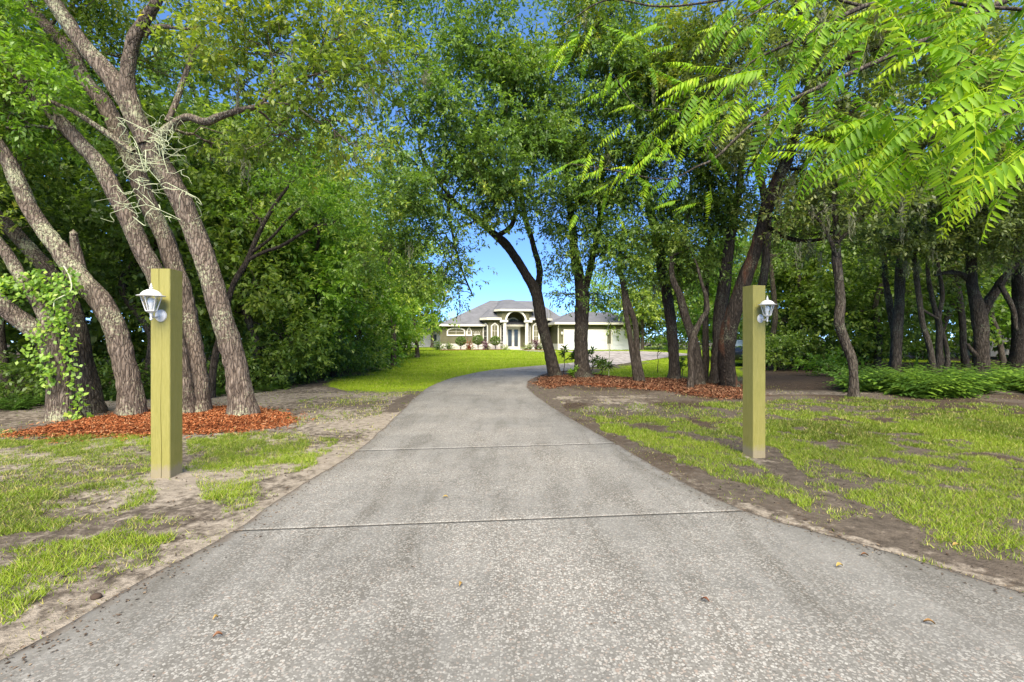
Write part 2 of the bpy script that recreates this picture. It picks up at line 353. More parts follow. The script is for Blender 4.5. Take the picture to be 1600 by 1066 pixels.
PANE, _n, _b = mat('dark_pane', (.05, .06, .07), .08, .8)
BLIND, _n, _b = mat('window_blind', (.55, .56, .58), .4, .5)
GLASS, n, b = mat('clear_glass', (.9, .95, .95), .05, .5); b.inputs['Transmission Weight'].default_value = .92; b.inputs['Alpha'].default_value = .35
BULB, _n, _b = mat('frosted_bulb', (.85, .85, .82), .25, .5)
GALV, _n, _b = mat('galvanised_steel', (.42, .43, .43), .45, .5)
CARP, _n, _b = mat('dark_car_paint', (.012, .016, .024), .18, .6); CARG, _n, _b = mat('car_glass', (.22, .28, .30), .08, .9)  # car glass base colour is lightened to stand in for reflected sky
RUB, _n, _b = mat('tyre_rubber', (.02, .02, .02), .8, .2); CHR, _n, _b = mat('wheel_metal', (.45, .46, .47), .3, .6)
LAMPR, _n, _b = mat('red_lens', (.35, .02, .02), .25, .5)
CLOD, _n, _b = mat('earth_clod', (.06, .045, .035), .95, .1)
ASPH, n, b = mat('asphalt', rough=.9, spec=.2)
n.links.new(ramp(n, noise(n, 60, 4, .7, gpos(n)).outputs[0], [(.3, (.035, .035, .036)), (.7, (.075, .074, .072))]).outputs[0], b.inputs['Base Color'])
DRYLEAF = leaf_mat('dry_leaf', [(0, (.12, .045, .025)), (.5, (.20, .10, .045)), (1, (.34, .25, .07))], trans=.15, gloss=.3)
ROCK, n, b = mat('rock', rough=.9, spec=.2)
n.links.new(ramp(n, noise(n, 8, 5, .7, N(n, 'ShaderNodeTexCoord').outputs['Object']).outputs[0], [(.35, (.07, .065, .055)), (.5, (.12, .14, .06)), (.7, (.26, .24, .20))]).outputs[0], b.inputs['Base Color'])

# ------------------------------------------------------------------ ground
LAWN_POLY = [(520, 604), (600, 611), (664, 607), (700, 592), (765, 580), (817, 575), (858, 571), (900, 568), (912, 561), (905, 552), (880, 547), (690, 545), (640, 545), (650, 552), (600, 572), (560, 582), (500, 592)]
LAWN2 = [(890, 583), (950, 573), (1001, 567), (1046, 560), (1160, 556), (1160, 585), (1050, 588), (930, 593)]
LAWN3 = [(1000, 549), (1046, 556), (1200, 552), (1200, 541), (1000, 541)]
LAWN4 = [(560, 558), (690, 548), (690, 541), (560, 541)]
NEAR_R = [(1200, 690), (1120, 672), (1250, 660), (1600, 652), (1900, 660), (1900, 870), (1600, 862), (1480, 852), (1380, 800), (1260, 748)]
STRIP_R = [(925, 652), (990, 666), (1100, 690), (1180, 722), (1262, 772), (1268, 800), (1180, 770), (1080, 722), (985, 690), (930, 664)]
SPARSE_R = [(880, 640), (1000, 632), (1200, 628), (1350, 622), (1600, 640), (1900, 645), (1900, 690), (1200, 700), (1040, 668), (930, 655)]
LOOSE_R = [(1250, 745), (1380, 795), (1480, 850), (1600, 862), (1900, 870), (1900, 930), (1600, 905), (1480, 880), (1380, 850), (1290, 800)]
NEAR_L = [[(0, 690), (240, 678), (240, 700), (0, 716)], [(0, 676), (235, 686), (235, 752), (120, 770), (0, 790), (-300, 800), (-300, 690)], [(-200, 775), (120, 768), (240, 760), (250, 788), (130, 830), (0, 842), (-200, 850)],
          [(20, 870), (140, 838), (200, 820), (300, 812), (280, 840), (180, 862), (110, 900), (40, 900)], [(-200, 905), (30, 890), (90, 915), (40, 960), (-200, 1000)],
          [(290, 688), (420, 672), (535, 684), (470, 735), (420, 752), (330, 782), (290, 735)], [(330, 745), (430, 735), (400, 790), (340, 800)], [(60, 860), (300, 800), (220, 880), (60, 930)]]
MID_L = [(430, 640), (560, 612), (640, 612), (600, 640), (540, 668), (470, 676)]
def zones(x, y, z=0.0):
    px, py = proj(x, y, z)
    k = np.clip(900.0 / (np.abs(py - HY) + 20), 1, 8)
    w = 60 / k
    qx = px + (fbm(x * 2.1, y * 2.1, 3) - .5) * w * 3.6; qy = py + (fbm(x * 2.1 + 40, y * 2.1, 5) - .5) * w * 1.5
    lawn = np.zeros(np.shape(px)); gr = np.zeros(np.shape(px)); sand = np.zeros(np.shape(px)); lit = np.zeros(np.shape(px))
    front = (y > .8)
    nf = fbm(x * .9, y * .9, 11); nm = fbm(x * 3.2, y * 3.2, 21)
    for pl in (LAWN_POLY, LAWN2, LAWN3, LAWN4):
        kx = px + (fbm(x * .5, y * .5, 7) - .5) * 50; ky = py + (fbm(x * .6, y * .6, 9) - .5) * 9 + (fbm(x * 2.2, y * 1.2, 19) - .5) * 8
        k2 = np.clip((py - HY) / 60, .12, 1.2); acc = sum(inpoly(kx + o_ * 3 * k2, ky + o_ * k2, pl) * 1.0 for o_ in (-9, -6, -3, 0, 2)) / 5
        lawn = np.maximum(lawn, acc)
    lawn = np.where((y > 30) & (x > -9) & (x < 30) & (y < 90), 1, lawn)
    gr = np.where(inpoly(qx, qy, NEAR_R), np.clip(1.5 * sstep(.26, .62, nm), 0, 1), gr)
    gr = np.where(inpoly(qx, qy, STRIP_R), .95 * sstep(.2, .45, nm), gr)
    gr = np.where(inpoly(qx, qy, SPARSE_R) & (gr < .3), .62 * sstep(.32, .6, nm), gr)
    gr = np.where(inpoly(qx, qy, LOOSE_R) & (gr < .3), .40 * sstep(.45, .6, nm), gr)
    for i, pl in enumerate(NEAR_L):
        gr = np.where(inpoly(qx, qy, pl), np.maximum(gr, (.75 if i in (0, 2, 3, 4, 5) else .34) * sstep(.28, .62, nm) + .04), gr)
    gr = np.where(inpoly(qx, qy, MID_L), np.maximum(gr, .30 * sstep(.4, .6, nm)), gr)
    gr = gr * (.60 + .40 * sstep(.34, .56, fbm(x * 9, y * 9, 27, 3))) + .035 * (nm > .5)
    gr = np.where(~front, .35 * sstep(.4, .6, nf), gr)
    left = px < 800
    sand = np.where(left & (y < 14), .44 + (nf - .5) * .7, .16 + (nf - .5) * .5)
    pth = np.abs(y - (11.0 + .12 * (x + 8))) < .9                     # sandy track across behind the left bed
    sand = np.where(left & pth & (y < 16), .55 + (nf - .5) * .5, sand)
    sand = np.where((~left) & (x < 3.2) & (y < 5), .22, sand)
    sand = np.where((~left) & (px < 1250) & (y < 12) & (y > 4), .05 + (nf - .5) * .5, sand)
    lit = np.where((px > 880) & (y > 8) & (y < 34) & (lawn < .5), .50 + (nf - .5) * 1.3, lit)
    sand = np.where((qx > 870) & (qx < 1030) & (qy > 619) & (qy < 645) & (y < 14), .42 + (nm - .5), sand)
    lit = np.where((px > 1180) & (y > 13.2), .75, lit)
    lit = np.where((x > 5.8) & (np.abs(y - 12.1 - .03 * x) < .45), .1, lit)  # bare track in front of the ferns
    sand = np.where((x > 5.8) & (np.abs(y - 12.1 - .03 * x) < .45), .42, sand)
    lit = np.where(left & (x < -8) & (y > 12.5), .8, lit)
    lit = np.where((~left) & (y < 8) & (gr < .2), .35 + (nf - .5) * .9, lit)
    return lawn, gr, sand, lit

def axis(a, b, fine, lo, hi, g=1.11):
    v = list(np.arange(lo, hi + 1e-6, fine)); s = fine
    while v[-1] < b: s *= g; v.append(v[-1] + s)
    s = fine
    while v[0] > a: s *= g; v.insert(0, v[0] - s)
    return np.array(v)
# driveway sections, left edge and right edge, from the street to the garage
def g2(px, py): v = G(px, py); return (v.x, v.y)
SEC = [((-8.5, -3.2), (9.5, -3.2)), ((-5.2, -2.4), (6.6, -2.0)), ((-3.3, -.6), (4.8, -.3)), ((-2.55, .9), (3.75, 1.1)), ((-2.17, 1.9), (2.95, 2.2)), ((-2.07, 2.65), (2.42, 2.95)),
       (g2(365, 834), g2(1168, 802)), ((-1.97, 4.3), (1.60, 4.62)), (g2(557, 707), g2(962, 695)), ((-1.99, 7.4), (1.13, 7.5)), ((-2.17, 9.6), (.80, 9.7)), (g2(659, 613), g2(829, 612)),
       ((-2.38, 14.8), (.47, 14.6)), ((-2.10, 17.5), (.71, 16.7)), ((-1.03, 21.6), (1.54, 19.7)), ((.56, 24.4), (2.95, 22.2)), ((2.6, 27.4), (5.1, 25.7)),
       (g2(898, 566.5), g2(1001, 565)), (g2(914, 559.5), g2(1046, 558)), (g2(903, 552.5), g2(1080, 553.5)), (g2(880, 548.6), g2(1003, 549))]
_s = smooth_path([(*a, *b) for a, b in SEC], (len(SEC) - 1) * 24 + 1)
def edge_at(y):
    l = np.interp(y, _s[:14 * 24, 1], _s[:14 * 24, 0]); r = np.interp(y, _s[:14 * 24, 3], _s[:14 * 24, 2]); return l, r

xs = axis(-420, 420, .10, -9, 9, 1.11); ys = axis(-60, 700, .10, 1.4, 13, 1.06)
X, Y = np.meshgrid(xs, ys); l, r = edge_at(Y)
dd = np.maximum(l - X, X - r)                                        # distance outside the drive
inside = sstep(.10, -.12, dd) * (Y < 20)
Z = terr(X, Y) + (fbm(X * 1.1, Y * 1.1, 31) - .5) * .05 * (1 - inside) * (Y < 60) + (fbm(X * 7, Y * 7, 37, 3) - .5) * .022 * (1 - inside) * (Y < 25) - .012 * inside - .02 * (Y > 18) * (Y < 60)
Z += .022 * np.exp(-((X + 3.4) ** 2 + (Y - 4.6) ** 2) / .25) + .02 * np.exp(-((X - 2.8) ** 2 + (Y - 5.5) ** 2) / .25)
lawn_, gr_, sand_, lit_ = zones(X, Y, terr(X, Y))
sand_ = sand_ + .35 * np.exp(-np.maximum(dd, 0) * 3.0) * (X < 0) * (Y < 12) + .35 * np.exp(-((dd - .12) / .12) ** 2) * (X > 0) * (Y < 5) + .6 * np.exp(-((X + 3.2) ** 2 + (Y - 4.5) ** 2) / .35) + .5 * np.exp(-((X - 2.75) ** 2 + (Y - 5.4) ** 2) / .12)
sand_ = np.where((dd > 0) & (dd < .35) & (Y > 9) & (Y < 30), .05, sand_)
ny, nx = X.shape; i = np.arange(ny - 1)[:, None]; j = np.arange(nx - 1)[None, :]
Q = np.stack([i * nx + j, i * nx + j + 1, (i + 1) * nx + j + 1, (i + 1) * nx + j], -1).reshape(-1, 4)
g = npmesh('ground', np.stack([X, Y, Z], -1).reshape(-1, 3), Q, GROUND, None, True, {'lawn': lawn_, 'sand': sand_, 'litter': lit_})
tag(g, kind='structure')
def gz(x, y):                                                        # the height of that sheet
    x = np.asarray(x, float); y = np.asarray(y, float); l, r = edge_at(y); d = np.maximum(l - x, x - r); ins = sstep(.10, -.12, d) * (y < 20)
    z = terr(x, y) + (fbm(x * 1.1, y * 1.1, 31) - .5) * .05 * (1 - ins) * (y < 60) + (fbm(x * 7, y * 7, 37, 3) - .5) * .022 * (1 - ins) * (y < 25) - .012 * ins - .02 * (y > 18) * (y < 60)
    return z + .022 * np.exp(-((x + 3.4) ** 2 + (y - 4.6) ** 2) / .25) + .02 * np.exp(-((x - 2.8) ** 2 + (y - 5.5) ** 2) / .25)
street = MB().box(-80, 80, -12, -3.3, -.03, .02).build('road', ASPH); tag(street, kind='structure')

# driveway: joint filler underneath, slabs on top with recessed joints
drive = empty('driveway', (0, 0, 0)); tag(drive, kind='structure')
def ribbon(rows, w, zt, gap0=0, gap1=0, thick=.07):
    L = rows[:, :2].copy(); R = rows[:, 2:].copy()
    def sh(a, b, d):
        v = b - a; n_ = np.linalg.norm(v); return a + v / n_ * d
    for A in (L, R):
        A[0] = sh(A[0], A[1], gap0); A[-1] = sh(A[-1], A[-2], gap1)
    t = np.concatenate([[0, .012, .03, .06], np.linspace(.1, .9, w), [.94, .97, .988, 1]])
    XX = L[:, None, 0] * (1 - t) + R[:, None, 0] * t; YY = L[:, None, 1] * (1 - t) + R[:, None, 1] * t
    wob = (fbm(XX * 2.3, YY * 2.3, 77) - .5) * .05; XX = XX + wob * (np.abs(t - .5) * 2) ** 6
    ZZ = terr(XX, YY) + zt; m, k = XX.shape
    lip = np.zeros((m, k)); lip[:, 0] = lip[:, -1] = .008; lip[0, 0] = .008
    V = np.stack([XX, YY, ZZ - lip], -1).reshape(-1, 3)
    i = np.arange(m - 1)[:, None]; j = np.arange(k - 1)[None, :]
    Q = np.stack([i * k + j, i * k + j + 1, (i + 1) * k + j + 1, (i + 1) * k + j], -1).reshape(-1, 4)
    ring = [j for j in range(k)] + [i * k + k - 1 for i in range(1, m)] + [(m - 1) * k + j for j in range(k - 2, -1, -1)] + [i * k for i in range(m - 2, 0, -1)]
    b0 = len(V); V = np.vstack([V, V[ring] - [0, 0, thick]]); n_ = len(ring)
    Q = np.vstack([Q, [[ring[a], ring[(a + 1) % n_], b0 + (a + 1) % n_, b0 + a][::-1] for a in range(n_)]])
    e = np.minimum(np.minimum(t, 1 - t) * 14, 1); E = np.repeat(e[None], m, 0) * (1 - .0)
    return V, Q, np.concatenate([E.ravel(), np.zeros(n_)])
V, Q, E = ribbon(_s, 6, .0185); npmesh('joint_filler', V, Q, JOINT, drive, False)
JN = [0, 3, 6, 8, 11, 13, 14, 15, 16, 17, 18, 19, 20]
for a, bb in zip(JN[:-1], JN[1:]):
    V, Q, E = ribbon(_s[a * 24: bb * 24 + 1], 24, .022, .011 if a else 0, .011)
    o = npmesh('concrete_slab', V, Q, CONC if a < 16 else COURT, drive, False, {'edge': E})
# entrance walk from the court to the front door
# ------------------------------------------------------------------ grass
def blades(n, xr, yr, hscale, wscale, fn, seed, lean=.5, tintb=.45, grow=0):
    r = np.random.default_rng(seed); x = r.uniform(*xr, n); y = r.uniform(*yr, n)
    d = fn(x, y); k = r.random(n) < d; x = x[k]; y = y[k]; d = d[k]; m = len(x)
    L, Rr = edge_at(y); keep = (x < L - .0) | (x > Rr + .0) | (y > 20); x = x[keep]; y = y[keep]; d = d[keep]; m = len(x)
    z = gz(x, y); sc = 1 + grow * y
    h = hscale * r.uniform(.5, 1.25, m) * sc * (.6 + .6 * d); w = wscale * r.uniform(.7, 1.3, m) * sc
    a = r.uniform(0, 2 * np.pi, m); b_ = r.uniform(0, 2 * np.pi, m); ln = r.uniform(.1, 1.0, m) * lean * h * 2
    p0 = np.stack([x + np.cos(a) * w / 2, y + np.sin(a) * w / 2, z - .004], -1); p1 = np.stack([x - np.cos(a) * w / 2, y - np.sin(a) * w / 2, z - .004], -1)
    p2 = np.stack([x + np.cos(b_) * ln, y + np.sin(b_) * ln, z + h], -1)
    V = np.stack([p0, p1, p2], 1).reshape(-1, 3); Fc = np.arange(m * 3).reshape(-1, 3)
    t = np.clip(tintb + (fbm(x * .8, y * .8, 51) - .5) * .7 + r.normal(0, .14, m), 0, .92); t = np.where(r.random(m) < .12 + .25 * (d < .3), 1.0, t)
    return V, Fc, np.repeat(t, 3)
def gnear(x, y): return np.clip(zones(x, y)[1], 0, 1)
parts = [blades(430000, (1.0, 9.5), (2.2, 8.5), .036, .006, gnear, 1, .8, .58), blades(170000, (4, 16), (6, 11.5), .042, .011, gnear, 2, .6, .42, .02),
         blades(430000, (-7.5, -1.9), (1.9, 7.2), .038, .006, gnear, 3, .85, .56), blades(90000, (-12, -1.9), (6.5, 12.5), .05, .011, gnear, 4, .6, .38, .03),
         blades(60000, (.5, 8), (6.5, 14), .05, .012, gnear, 5, .6, .35, .02), blades(30000, (-9, 12), (-3, 1.5), .05, .012, gnear, 6, .6, .4)]
V, Q = merge([(p[0], p[1]) for p in parts]); T = np.concatenate([p[2] for p in parts])
o = npmesh('lawn_grass', V, Q, GRASS, None, False, {'tint': T}); tag(o, 'patchy short green and yellowed grass growing in sandy soil beside the driveway', 'grass', kind='stuff')
def gfar(x, y):
    lw = zones(x, y, terr(x, y))[0]; l, r = edge_at(y)
    on = np.zeros(np.shape(x), bool)
    pts = [tuple(v) for v in np.vstack([_s[::6, :2], _s[::-6, 2:]])]
    return lw * ~inpoly(x, y, pts)
parts = [blades(95000, (-12, 9), (12, 36), .028, .02, gfar, 8, .5, .62, .02), blades(60000, (-14, 24), (30, 58), .03, .035, gfar, 9, .5, .66, .012)]
V, Q = merge([(p[0], p[1]) for p in parts]); T = np.concatenate([p[2] for p in parts])
o = npmesh('front_lawn', V, Q, FARGRASS, None, False, {'tint': T}); tag(o, 'bright mown lawn in front of the olive house', 'grass', kind='stuff')

# fallen twigs and leaf bits on the soil
r = np.random.default_rng(12); n_ = 30000
x = np.concatenate([r.uniform(-9, -2, n_ // 2), r.uniform(1, 13, n_ // 2)]); y = r.uniform(1.9, 15, n_)
l, rr = edge_at(y); k = ((x < l - .02) | (x > rr + .02)) & (r.random(n_) < np.clip(.25 + zones(x, y)[3], 0, 1)); x, y = x[k], y[k]; m = len(x)
z = gz(x, y) + .006; a = r.uniform(0, 6.28, m); L = r.uniform(.012, .045, m); w = L * r.uniform(.15, .5, m)
c, s_ = np.cos(a), np.sin(a); tz = r.uniform(0, .012, m)
V = np.stack([np.stack([x, y, z], -1), np.stack([x + c * L * .5 - s_ * w * .5, y + s_ * L * .5 + c * w * .5, z + tz], -1), np.stack([x + c * L, y + s_ * L, z], -1), np.stack([x + c * L * .5 + s_ * w * .5, y + s_ * L * .5 - c * w * .5, z + .002], -1)], 1).reshape(-1, 3)
o = npmesh('leaf_litter', V, np.arange(m * 4).reshape(-1, 4), LITTER, None, False, {'tint': np.repeat(r.random(m), 4)}); tag(o, 'small dry leaf bits and twigs scattered over the bare soil', 'leaf litter', kind='stuff')

# grit and leaf crumbs blown along the slab edges
r = np.random.default_rng(14); n_ = 2600; y = 1.8 + r.random(n_) ** 1.6 * 11; l, rr = edge_at(y); e_ = np.abs(r.normal(0, .11, n_)) + .01; sd = r.random(n_) < .5
x = np.where(sd, l + e_, rr - e_); any_ = r.random(n_) < .035; x = np.where(any_, l + (rr - l) * r.random(n_), x); z = .0245 + 0 * x; a = r.uniform(0, 6.28, n_); L = r.uniform(.006, .024, n_); w = L * r.uniform(.2, .6, n_); c, s_ = np.cos(a), np.sin(a)
V = np.stack([np.stack([x, y, z], -1), np.stack([x + c * L * .5 - s_ * w * .5, y + s_ * L * .5 + c * w * .5, z + .004], -1), np.stack([x + c * L, y + s_ * L, z + .001], -1), np.stack([x + c * L * .5 + s_ * w * .5, y + s_ * L * .5 - c * w * .5, z + .002], -1)], 1).reshape(-1, 3)
o = npmesh('edge_debris', V, np.arange(n_ * 4).reshape(-1, 4), LITTER, None, False, {'tint': np.repeat(r.random(n_), 4)}); tag(o, 'tiny leaf crumbs and grit lying along the edges of the concrete driveway', 'debris', kind='stuff')

# ------------------------------------------------------------------ mulch beds
def bed(name, poly_px, label, chips, chipmat, seed, clen, hgt):
    W_ = np.array([g2(*p) for p in poly_px]); x0, y0 = W_.min(0) - .1; x1, y1 = W_.max(0) + .1
    gx = np.arange(x0, x1, .06); gy = np.arange(y0, y1, .06); XX, YY = np.meshgrid(gx, gy); poly = [tuple(v) for v in W_]
    def height(x, y):
        wx = x + (fbm(x * 3, y * 3, 61) - .5) * .3; wy = y + (fbm(x * 3 + 9, y * 3, 62) - .5) * .3
        e = np.full(np.shape(x), 9.0)
        for q in range(len(poly)):
            a = np.array(poly[q]); b = np.array(poly[(q + 1) % len(poly)]); ab = b - a
            t = np.clip(((wx - a[0]) * ab[0] + (wy - a[1]) * ab[1]) / (ab @ ab), 0, 1); e = np.minimum(e, np.hypot(wx - a[0] - t * ab[0], wy - a[1] - t * ab[1]))
        e = np.where(inpoly(wx, wy, poly), e, -e); return e, -.05 + (hgt + .05) * sstep(-.05, .45, e) + (fbm(x * 5, y * 5, 63) - .5) * .05 * (e > 0)
    e, h = height(XX, YY); Z = gz(XX, YY) + h; m, k = XX.shape
    i = np.arange(m - 1)[:, None]; j = np.arange(k - 1)[None, :]; ok = (e[:-1, :-1] > -.2)
    Q = np.stack([i * k + j, i * k + j + 1, (i + 1) * k + j + 1, (i + 1) * k + j], -1)[ok]
    root = empty(name, (float(W_[:, 0].mean()), float(W_[:, 1].mean()), 0), label, 'mulch bed')
    npmesh('mulch_mound', np.stack([XX, YY, Z], -1).reshape(-1, 3), Q, MULCHBED, root, True)
    r = np.random.default_rng(seed); n = chips * 3; x = r.uniform(x0 - .2, x1 + .2, n); y = r.uniform(y0 - .2, y1 + .2, n); e, h = height(x, y)
    k = r.random(n) < np.maximum(sstep(-.12, .06, e), .05 * (e > -.35)); x, y, h, e = x[k][:chips], y[k][:chips], h[k][:chips], e[k][:chips]; m = len(x)
    z = gz(x, y) + np.maximum(h, 0) + r.uniform(.002, .02, m); a = r.uniform(0, 6.28, m); el = r.normal(.1, .35, m)
    d = np.stack([np.cos(a) * np.cos(el), np.sin(a) * np.cos(el), np.sin(el)], -1); L = clen * r.uniform(.5, 1.4, m)[:, None]; w = L * r.uniform(.12, .3, m)[:, None]
    sd = np.stack([-np.sin(a), np.cos(a), r.uniform(-.5, .5, m)], -1); c = np.stack([x, y, z], -1); up = np.array([0, 0, 1.0])
    V = np.stack([c - d * L / 2 - sd * w / 2, c - d * L / 2 + sd * w / 2, c + d * L / 2 + sd * w / 2.6 + up * .004, c + d * L / 2 - sd * w / 2.6], 1).reshape(-1, 3)
    o = npmesh('wood_chips', V, np.arange(m * 4).reshape(-1, 4), chipmat, root, False, {'tint': np.repeat(np.clip(r.normal(.5, .30, m), 0, 1), 4)}); tag(o, kind='stuff')
    return root
bed('mulch_bed', [(12, 682), (60, 668), (130, 655), (210, 643), (310, 634), (400, 638), (450, 650), (462, 660), (430, 668), (330, 678), (200, 683), (90, 686)], 'bright orange-brown wood chip mulch around the leaning oaks behind the left post', 30000, MULCH, 5, .055, .05)
bed('mulch_bed', [(834, 600), (850, 589), (900, 584), (1000, 592), (1100, 594), (1170, 604), (1180, 622), (1120, 624), (1040, 612), (960, 606), (900, 602), (855, 607)], 'dull rust-brown mulch under the row of dark oaks at the bend of the driveway', 30000, NEEDLE, 6, .085, .05)

# ------------------------------------------------------------------ foliage and trees
def sph(r, n):
    v = r.normal(size=(n, 3)); return v / np.linalg.norm(v, axis=1)[:, None]
def leaf_arr(pos, d, up, L, W, tint):
    d = d / (np.linalg.norm(d, axis=1)[:, None] + 1e-9); s = np.cross(d, up); s /= np.linalg.norm(s, axis=1)[:, None] + 1e-9; nn = np.cross(s, d)
    L = L[:, None]; W = W[:, None]; mid = pos + d * L * .5
    V = np.stack([pos, mid + s * W / 2 + nn * W * .12, pos + d * L - nn * L * .12, mid - s * W / 2 + nn * W * .12], 1).reshape(-1, 3)
    return V, np.arange(len(pos) * 4).reshape(-1, 4), np.repeat(tint, 4)
def blob_leaves(r, c, rad, cover, L, Wd, tint0=.45, nsub=None, per=9, n_override=None, droop=.15):
    """leaf sprigs clumped round sub-centres inside an ellipsoid; returns leaf arrays and the sub-centres"""
    dist = max(c[1], 1.0); area = math.pi * rad[0] * rad[2]; la = .5 * L * Wd * .62
    n = int(cover * area / la) if n_override is None else n_override
    nsub = nsub or int(np.clip(area / (L * L) / 14, 6, 60))
    sc = sph(r, nsub) * (r.random((nsub, 1)) ** .45) * np.array(rad) * .92 + c
    st = r.normal(0, .13, nsub)
    nt_ = max(n // per, 1); w = r.random(nsub) ** 2 + .10; w /= w.sum(); pick = r.choice(nsub, nt_, p=w)
    sr = float(np.mean(rad)) * .85 / max(nsub, 1) ** .38
    tp = sc[pick] + r.normal(0, 1, (nt_, 3)) * sr * np.array([1, 1, .42])
    out = tp - np.array(c); out /= np.linalg.norm(out, axis=1)[:, None] + 1e-9
    td = out * .5 + sph(r, nt_) * .8 + np.array([0, 0, .15 - droop]); td /= np.linalg.norm(td, axis=1)[:, None]
    tl = L * r.uniform(2.0, 3.8, nt_)
    k = np.repeat(np.arange(nt_), per); u = np.tile((np.arange(per) + .5) / per, nt_) + r.normal(0, .05, nt_ * per)
    pos = tp[k] + td[k] * (tl[k] * u)[:, None]
    side = sph(r, len(k)); side -= td[k] * np.sum(side * td[k], 1)[:, None]
    d = td[k] * .55 + side * .9 + np.array([0, 0, -droop])
    up = np.array([0, 0, 1.0]) + sph(r, len(k)) * .75
    tint = np.clip(tint0 + st[pick][k] + r.normal(0, .08, nt_)[k] + r.normal(0, .10, len(k)) + .10 * (u - .5), 0, 1)
    sz = r.uniform(.65, 1.25, len(k))
    return leaf_arr(pos, d, up, L * sz, Wd * sz, tint), sc
def bpx(px, py, Y, rx, ry, rz=None):                                  # an ellipsoid given by its outline in the photo and its distance
    c = np.array(P(px, py, Y)[:]); s = Y / F; return c, (rx * s, (rz or (rx + ry) / 2 * s), ry * s)
def curve(r, a, b, n=7, sag=.1, wob=.05):
    a = np.array(a, float); b = np.array(b, float); t = np.linspace(0, 1, n)[:, None]; L = np.linalg.norm(b - a)
    q = a * (1 - t) + b * t; q[:, 2] += (np.sin(np.pi * t) * sag * L)[:, 0]
    w = r.normal(0, wob * L / 2, (n, 3)); w[0] = w[-1] = 0; return q + w
def make_tree(name, label, cat, base, stems, blobs, leafm, barkm, L, Wd, group=None, seed=0, trunk_name='trunk', rough=.5, sides=22, step=.06, dens=1.0, tint0=.45, flare=True, branches=True, moss=0, wild=.06):
    """stems: list of lists of (world point, radius); blobs: (centre, radii, cover[, tint])"""
    r = np.random.default_rng(seed + 100); root = empty(name, base, label, cat, group)
    allp = []
    for si, st in enumerate(stems):
        a = np.array([[*p, rad] for p, rad in st], float); Ln = np.sum(np.linalg.norm(np.diff(a[:, :3], axis=0), axis=1))
        q = smooth_path(a, max(6, int(Ln / step)))
        if wild: 
            s = np.linspace(0, Ln, len(q)); q[:, 0] += (vn(s * 1.1, s * 0 + seed, si) - .5) * wild * min(1, Ln / 3) * np.minimum(s / .6, 1); q[:, 1] += (vn(s * 1.1, s * 0 + seed + 7, si) - .5) * wild * np.minimum(s / .6, 1)
        R = q[:, 3].copy()
        if flare and si == 0:
            s = np.linspace(0, Ln, len(q)); R = R * (1 + .28 * np.exp(-s / .22)); q[0, 2] -= .08
        V, Qd = tube_arr(q[:, :3], np.maximum(R, .004), sides if R.max() > .035 else 8, rough, seed + si)
        npmesh(trunk_name if si == 0 else 'limb', V, fixdeg(Qd), barkm, root, True)
        allp.append(q)
    Ap = np.vstack(allp); L_, tw = [], []
    lo = Ap[:, 2].min() + .28 * (Ap[:, 2].max() - Ap[:, 2].min())
    cand = Ap[Ap[:, 2] > lo]
    for bdef in blobs:
        c, rad, cov = bdef[:3]; t0 = bdef[3] if len(bdef) > 3 else tint0
        (V, Qd, T), sc = blob_leaves(r, c, rad, cov * dens, L, Wd, t0); L_.append((V, Qd, T))
        if branches:
            d = np.linalg.norm(cand[:, :3] - c, axis=1) + np.maximum(cand[:, 2] - c[2], 0) * 1.5
            a = cand[int(np.argmin(d))]; dist = np.linalg.norm(a[:3] - c)
            r0 = float(min(a[3] * .7, .012 + .014 * dist + .012)); q = curve(r, a[:3], c, max(6, int(dist / .35)), .08, .05)
            tw.append(tube_arr(smooth_path(q, len(q) * 2), np.linspace(r0, r0 * .35, len(q) * 2), 7, 0))
            for sidx in range(min(len(sc), 14)):
                s = sc[sidx]; f = r.integers(len(q) // 2, len(q)); qq = curve(r, q[f], s, 5, .03, .16)
                r1 = r0 * .42; tw.append(tube_arr(qq, np.linspace(r1, .004, 5), 4, 0))
                for e in range(2):
                    s2 = s + r.normal(0, 1, 3) * np.array(rad) * .28; tw.append(tube_arr(curve(r, qq[3], s2, 4, 0, .15), np.linspace(r1 * .4, .002, 4), 3, 0))
    if L_:
        b = 0; vs, fs, ts = [], [], []
        for V, Qd, T in L_: vs.append(V); fs.append(Qd + b); ts.append(T); b += len(V)
        o = npmesh('crown', np.vstack(vs), np.vstack(fs), leafm, root, False, {'tint': np.concatenate(ts)}); tag(o, kind='stuff')
    if tw:
        V, Qd = merge(tw); o = npmesh('branches', V, fixdeg(Qd), barkm if barkm is not BARK_L else barkm, root, True); tag(o, kind='stuff')
    if moss: add_moss(root, blobs, moss, seed)
    return root
def moss_arr(r, pts, ln):
    vs, ts = [], []
    for p in pts:
        k = int(r.integers(5, 12)); l0 = ln * r.uniform(.4, 1.2)
        for _ in range(k):
            m = 7; q = np.array(p) + r.normal(0, .05, 3); h = l0 * r.uniform(.5, 1); w = r.uniform(.008, .022); a = r.uniform(0, 6.28)
            for s in range(m):
                z0 = -h * s / m; z1 = -h * (s + 1.25) / m; j = r.normal(0, .018, 3) * [1, 1, 0]; j2 = r.normal(0, .018, 3) * [1, 1, 0]; a += r.normal(0, 1)
                dx = np.array([math.cos(a) * w, math.sin(a) * w, 0]) * (1 - .6 * s / m)
                vs += [q + j + dx + [0, 0, z0], q + j - dx + [0, 0, z0], q + j2 - dx * .5 + [0, 0, z1], q + j2 + dx * .5 + [0, 0, z1]]; ts += [r.random()] * 4
    return np.array(vs), np.array(ts)
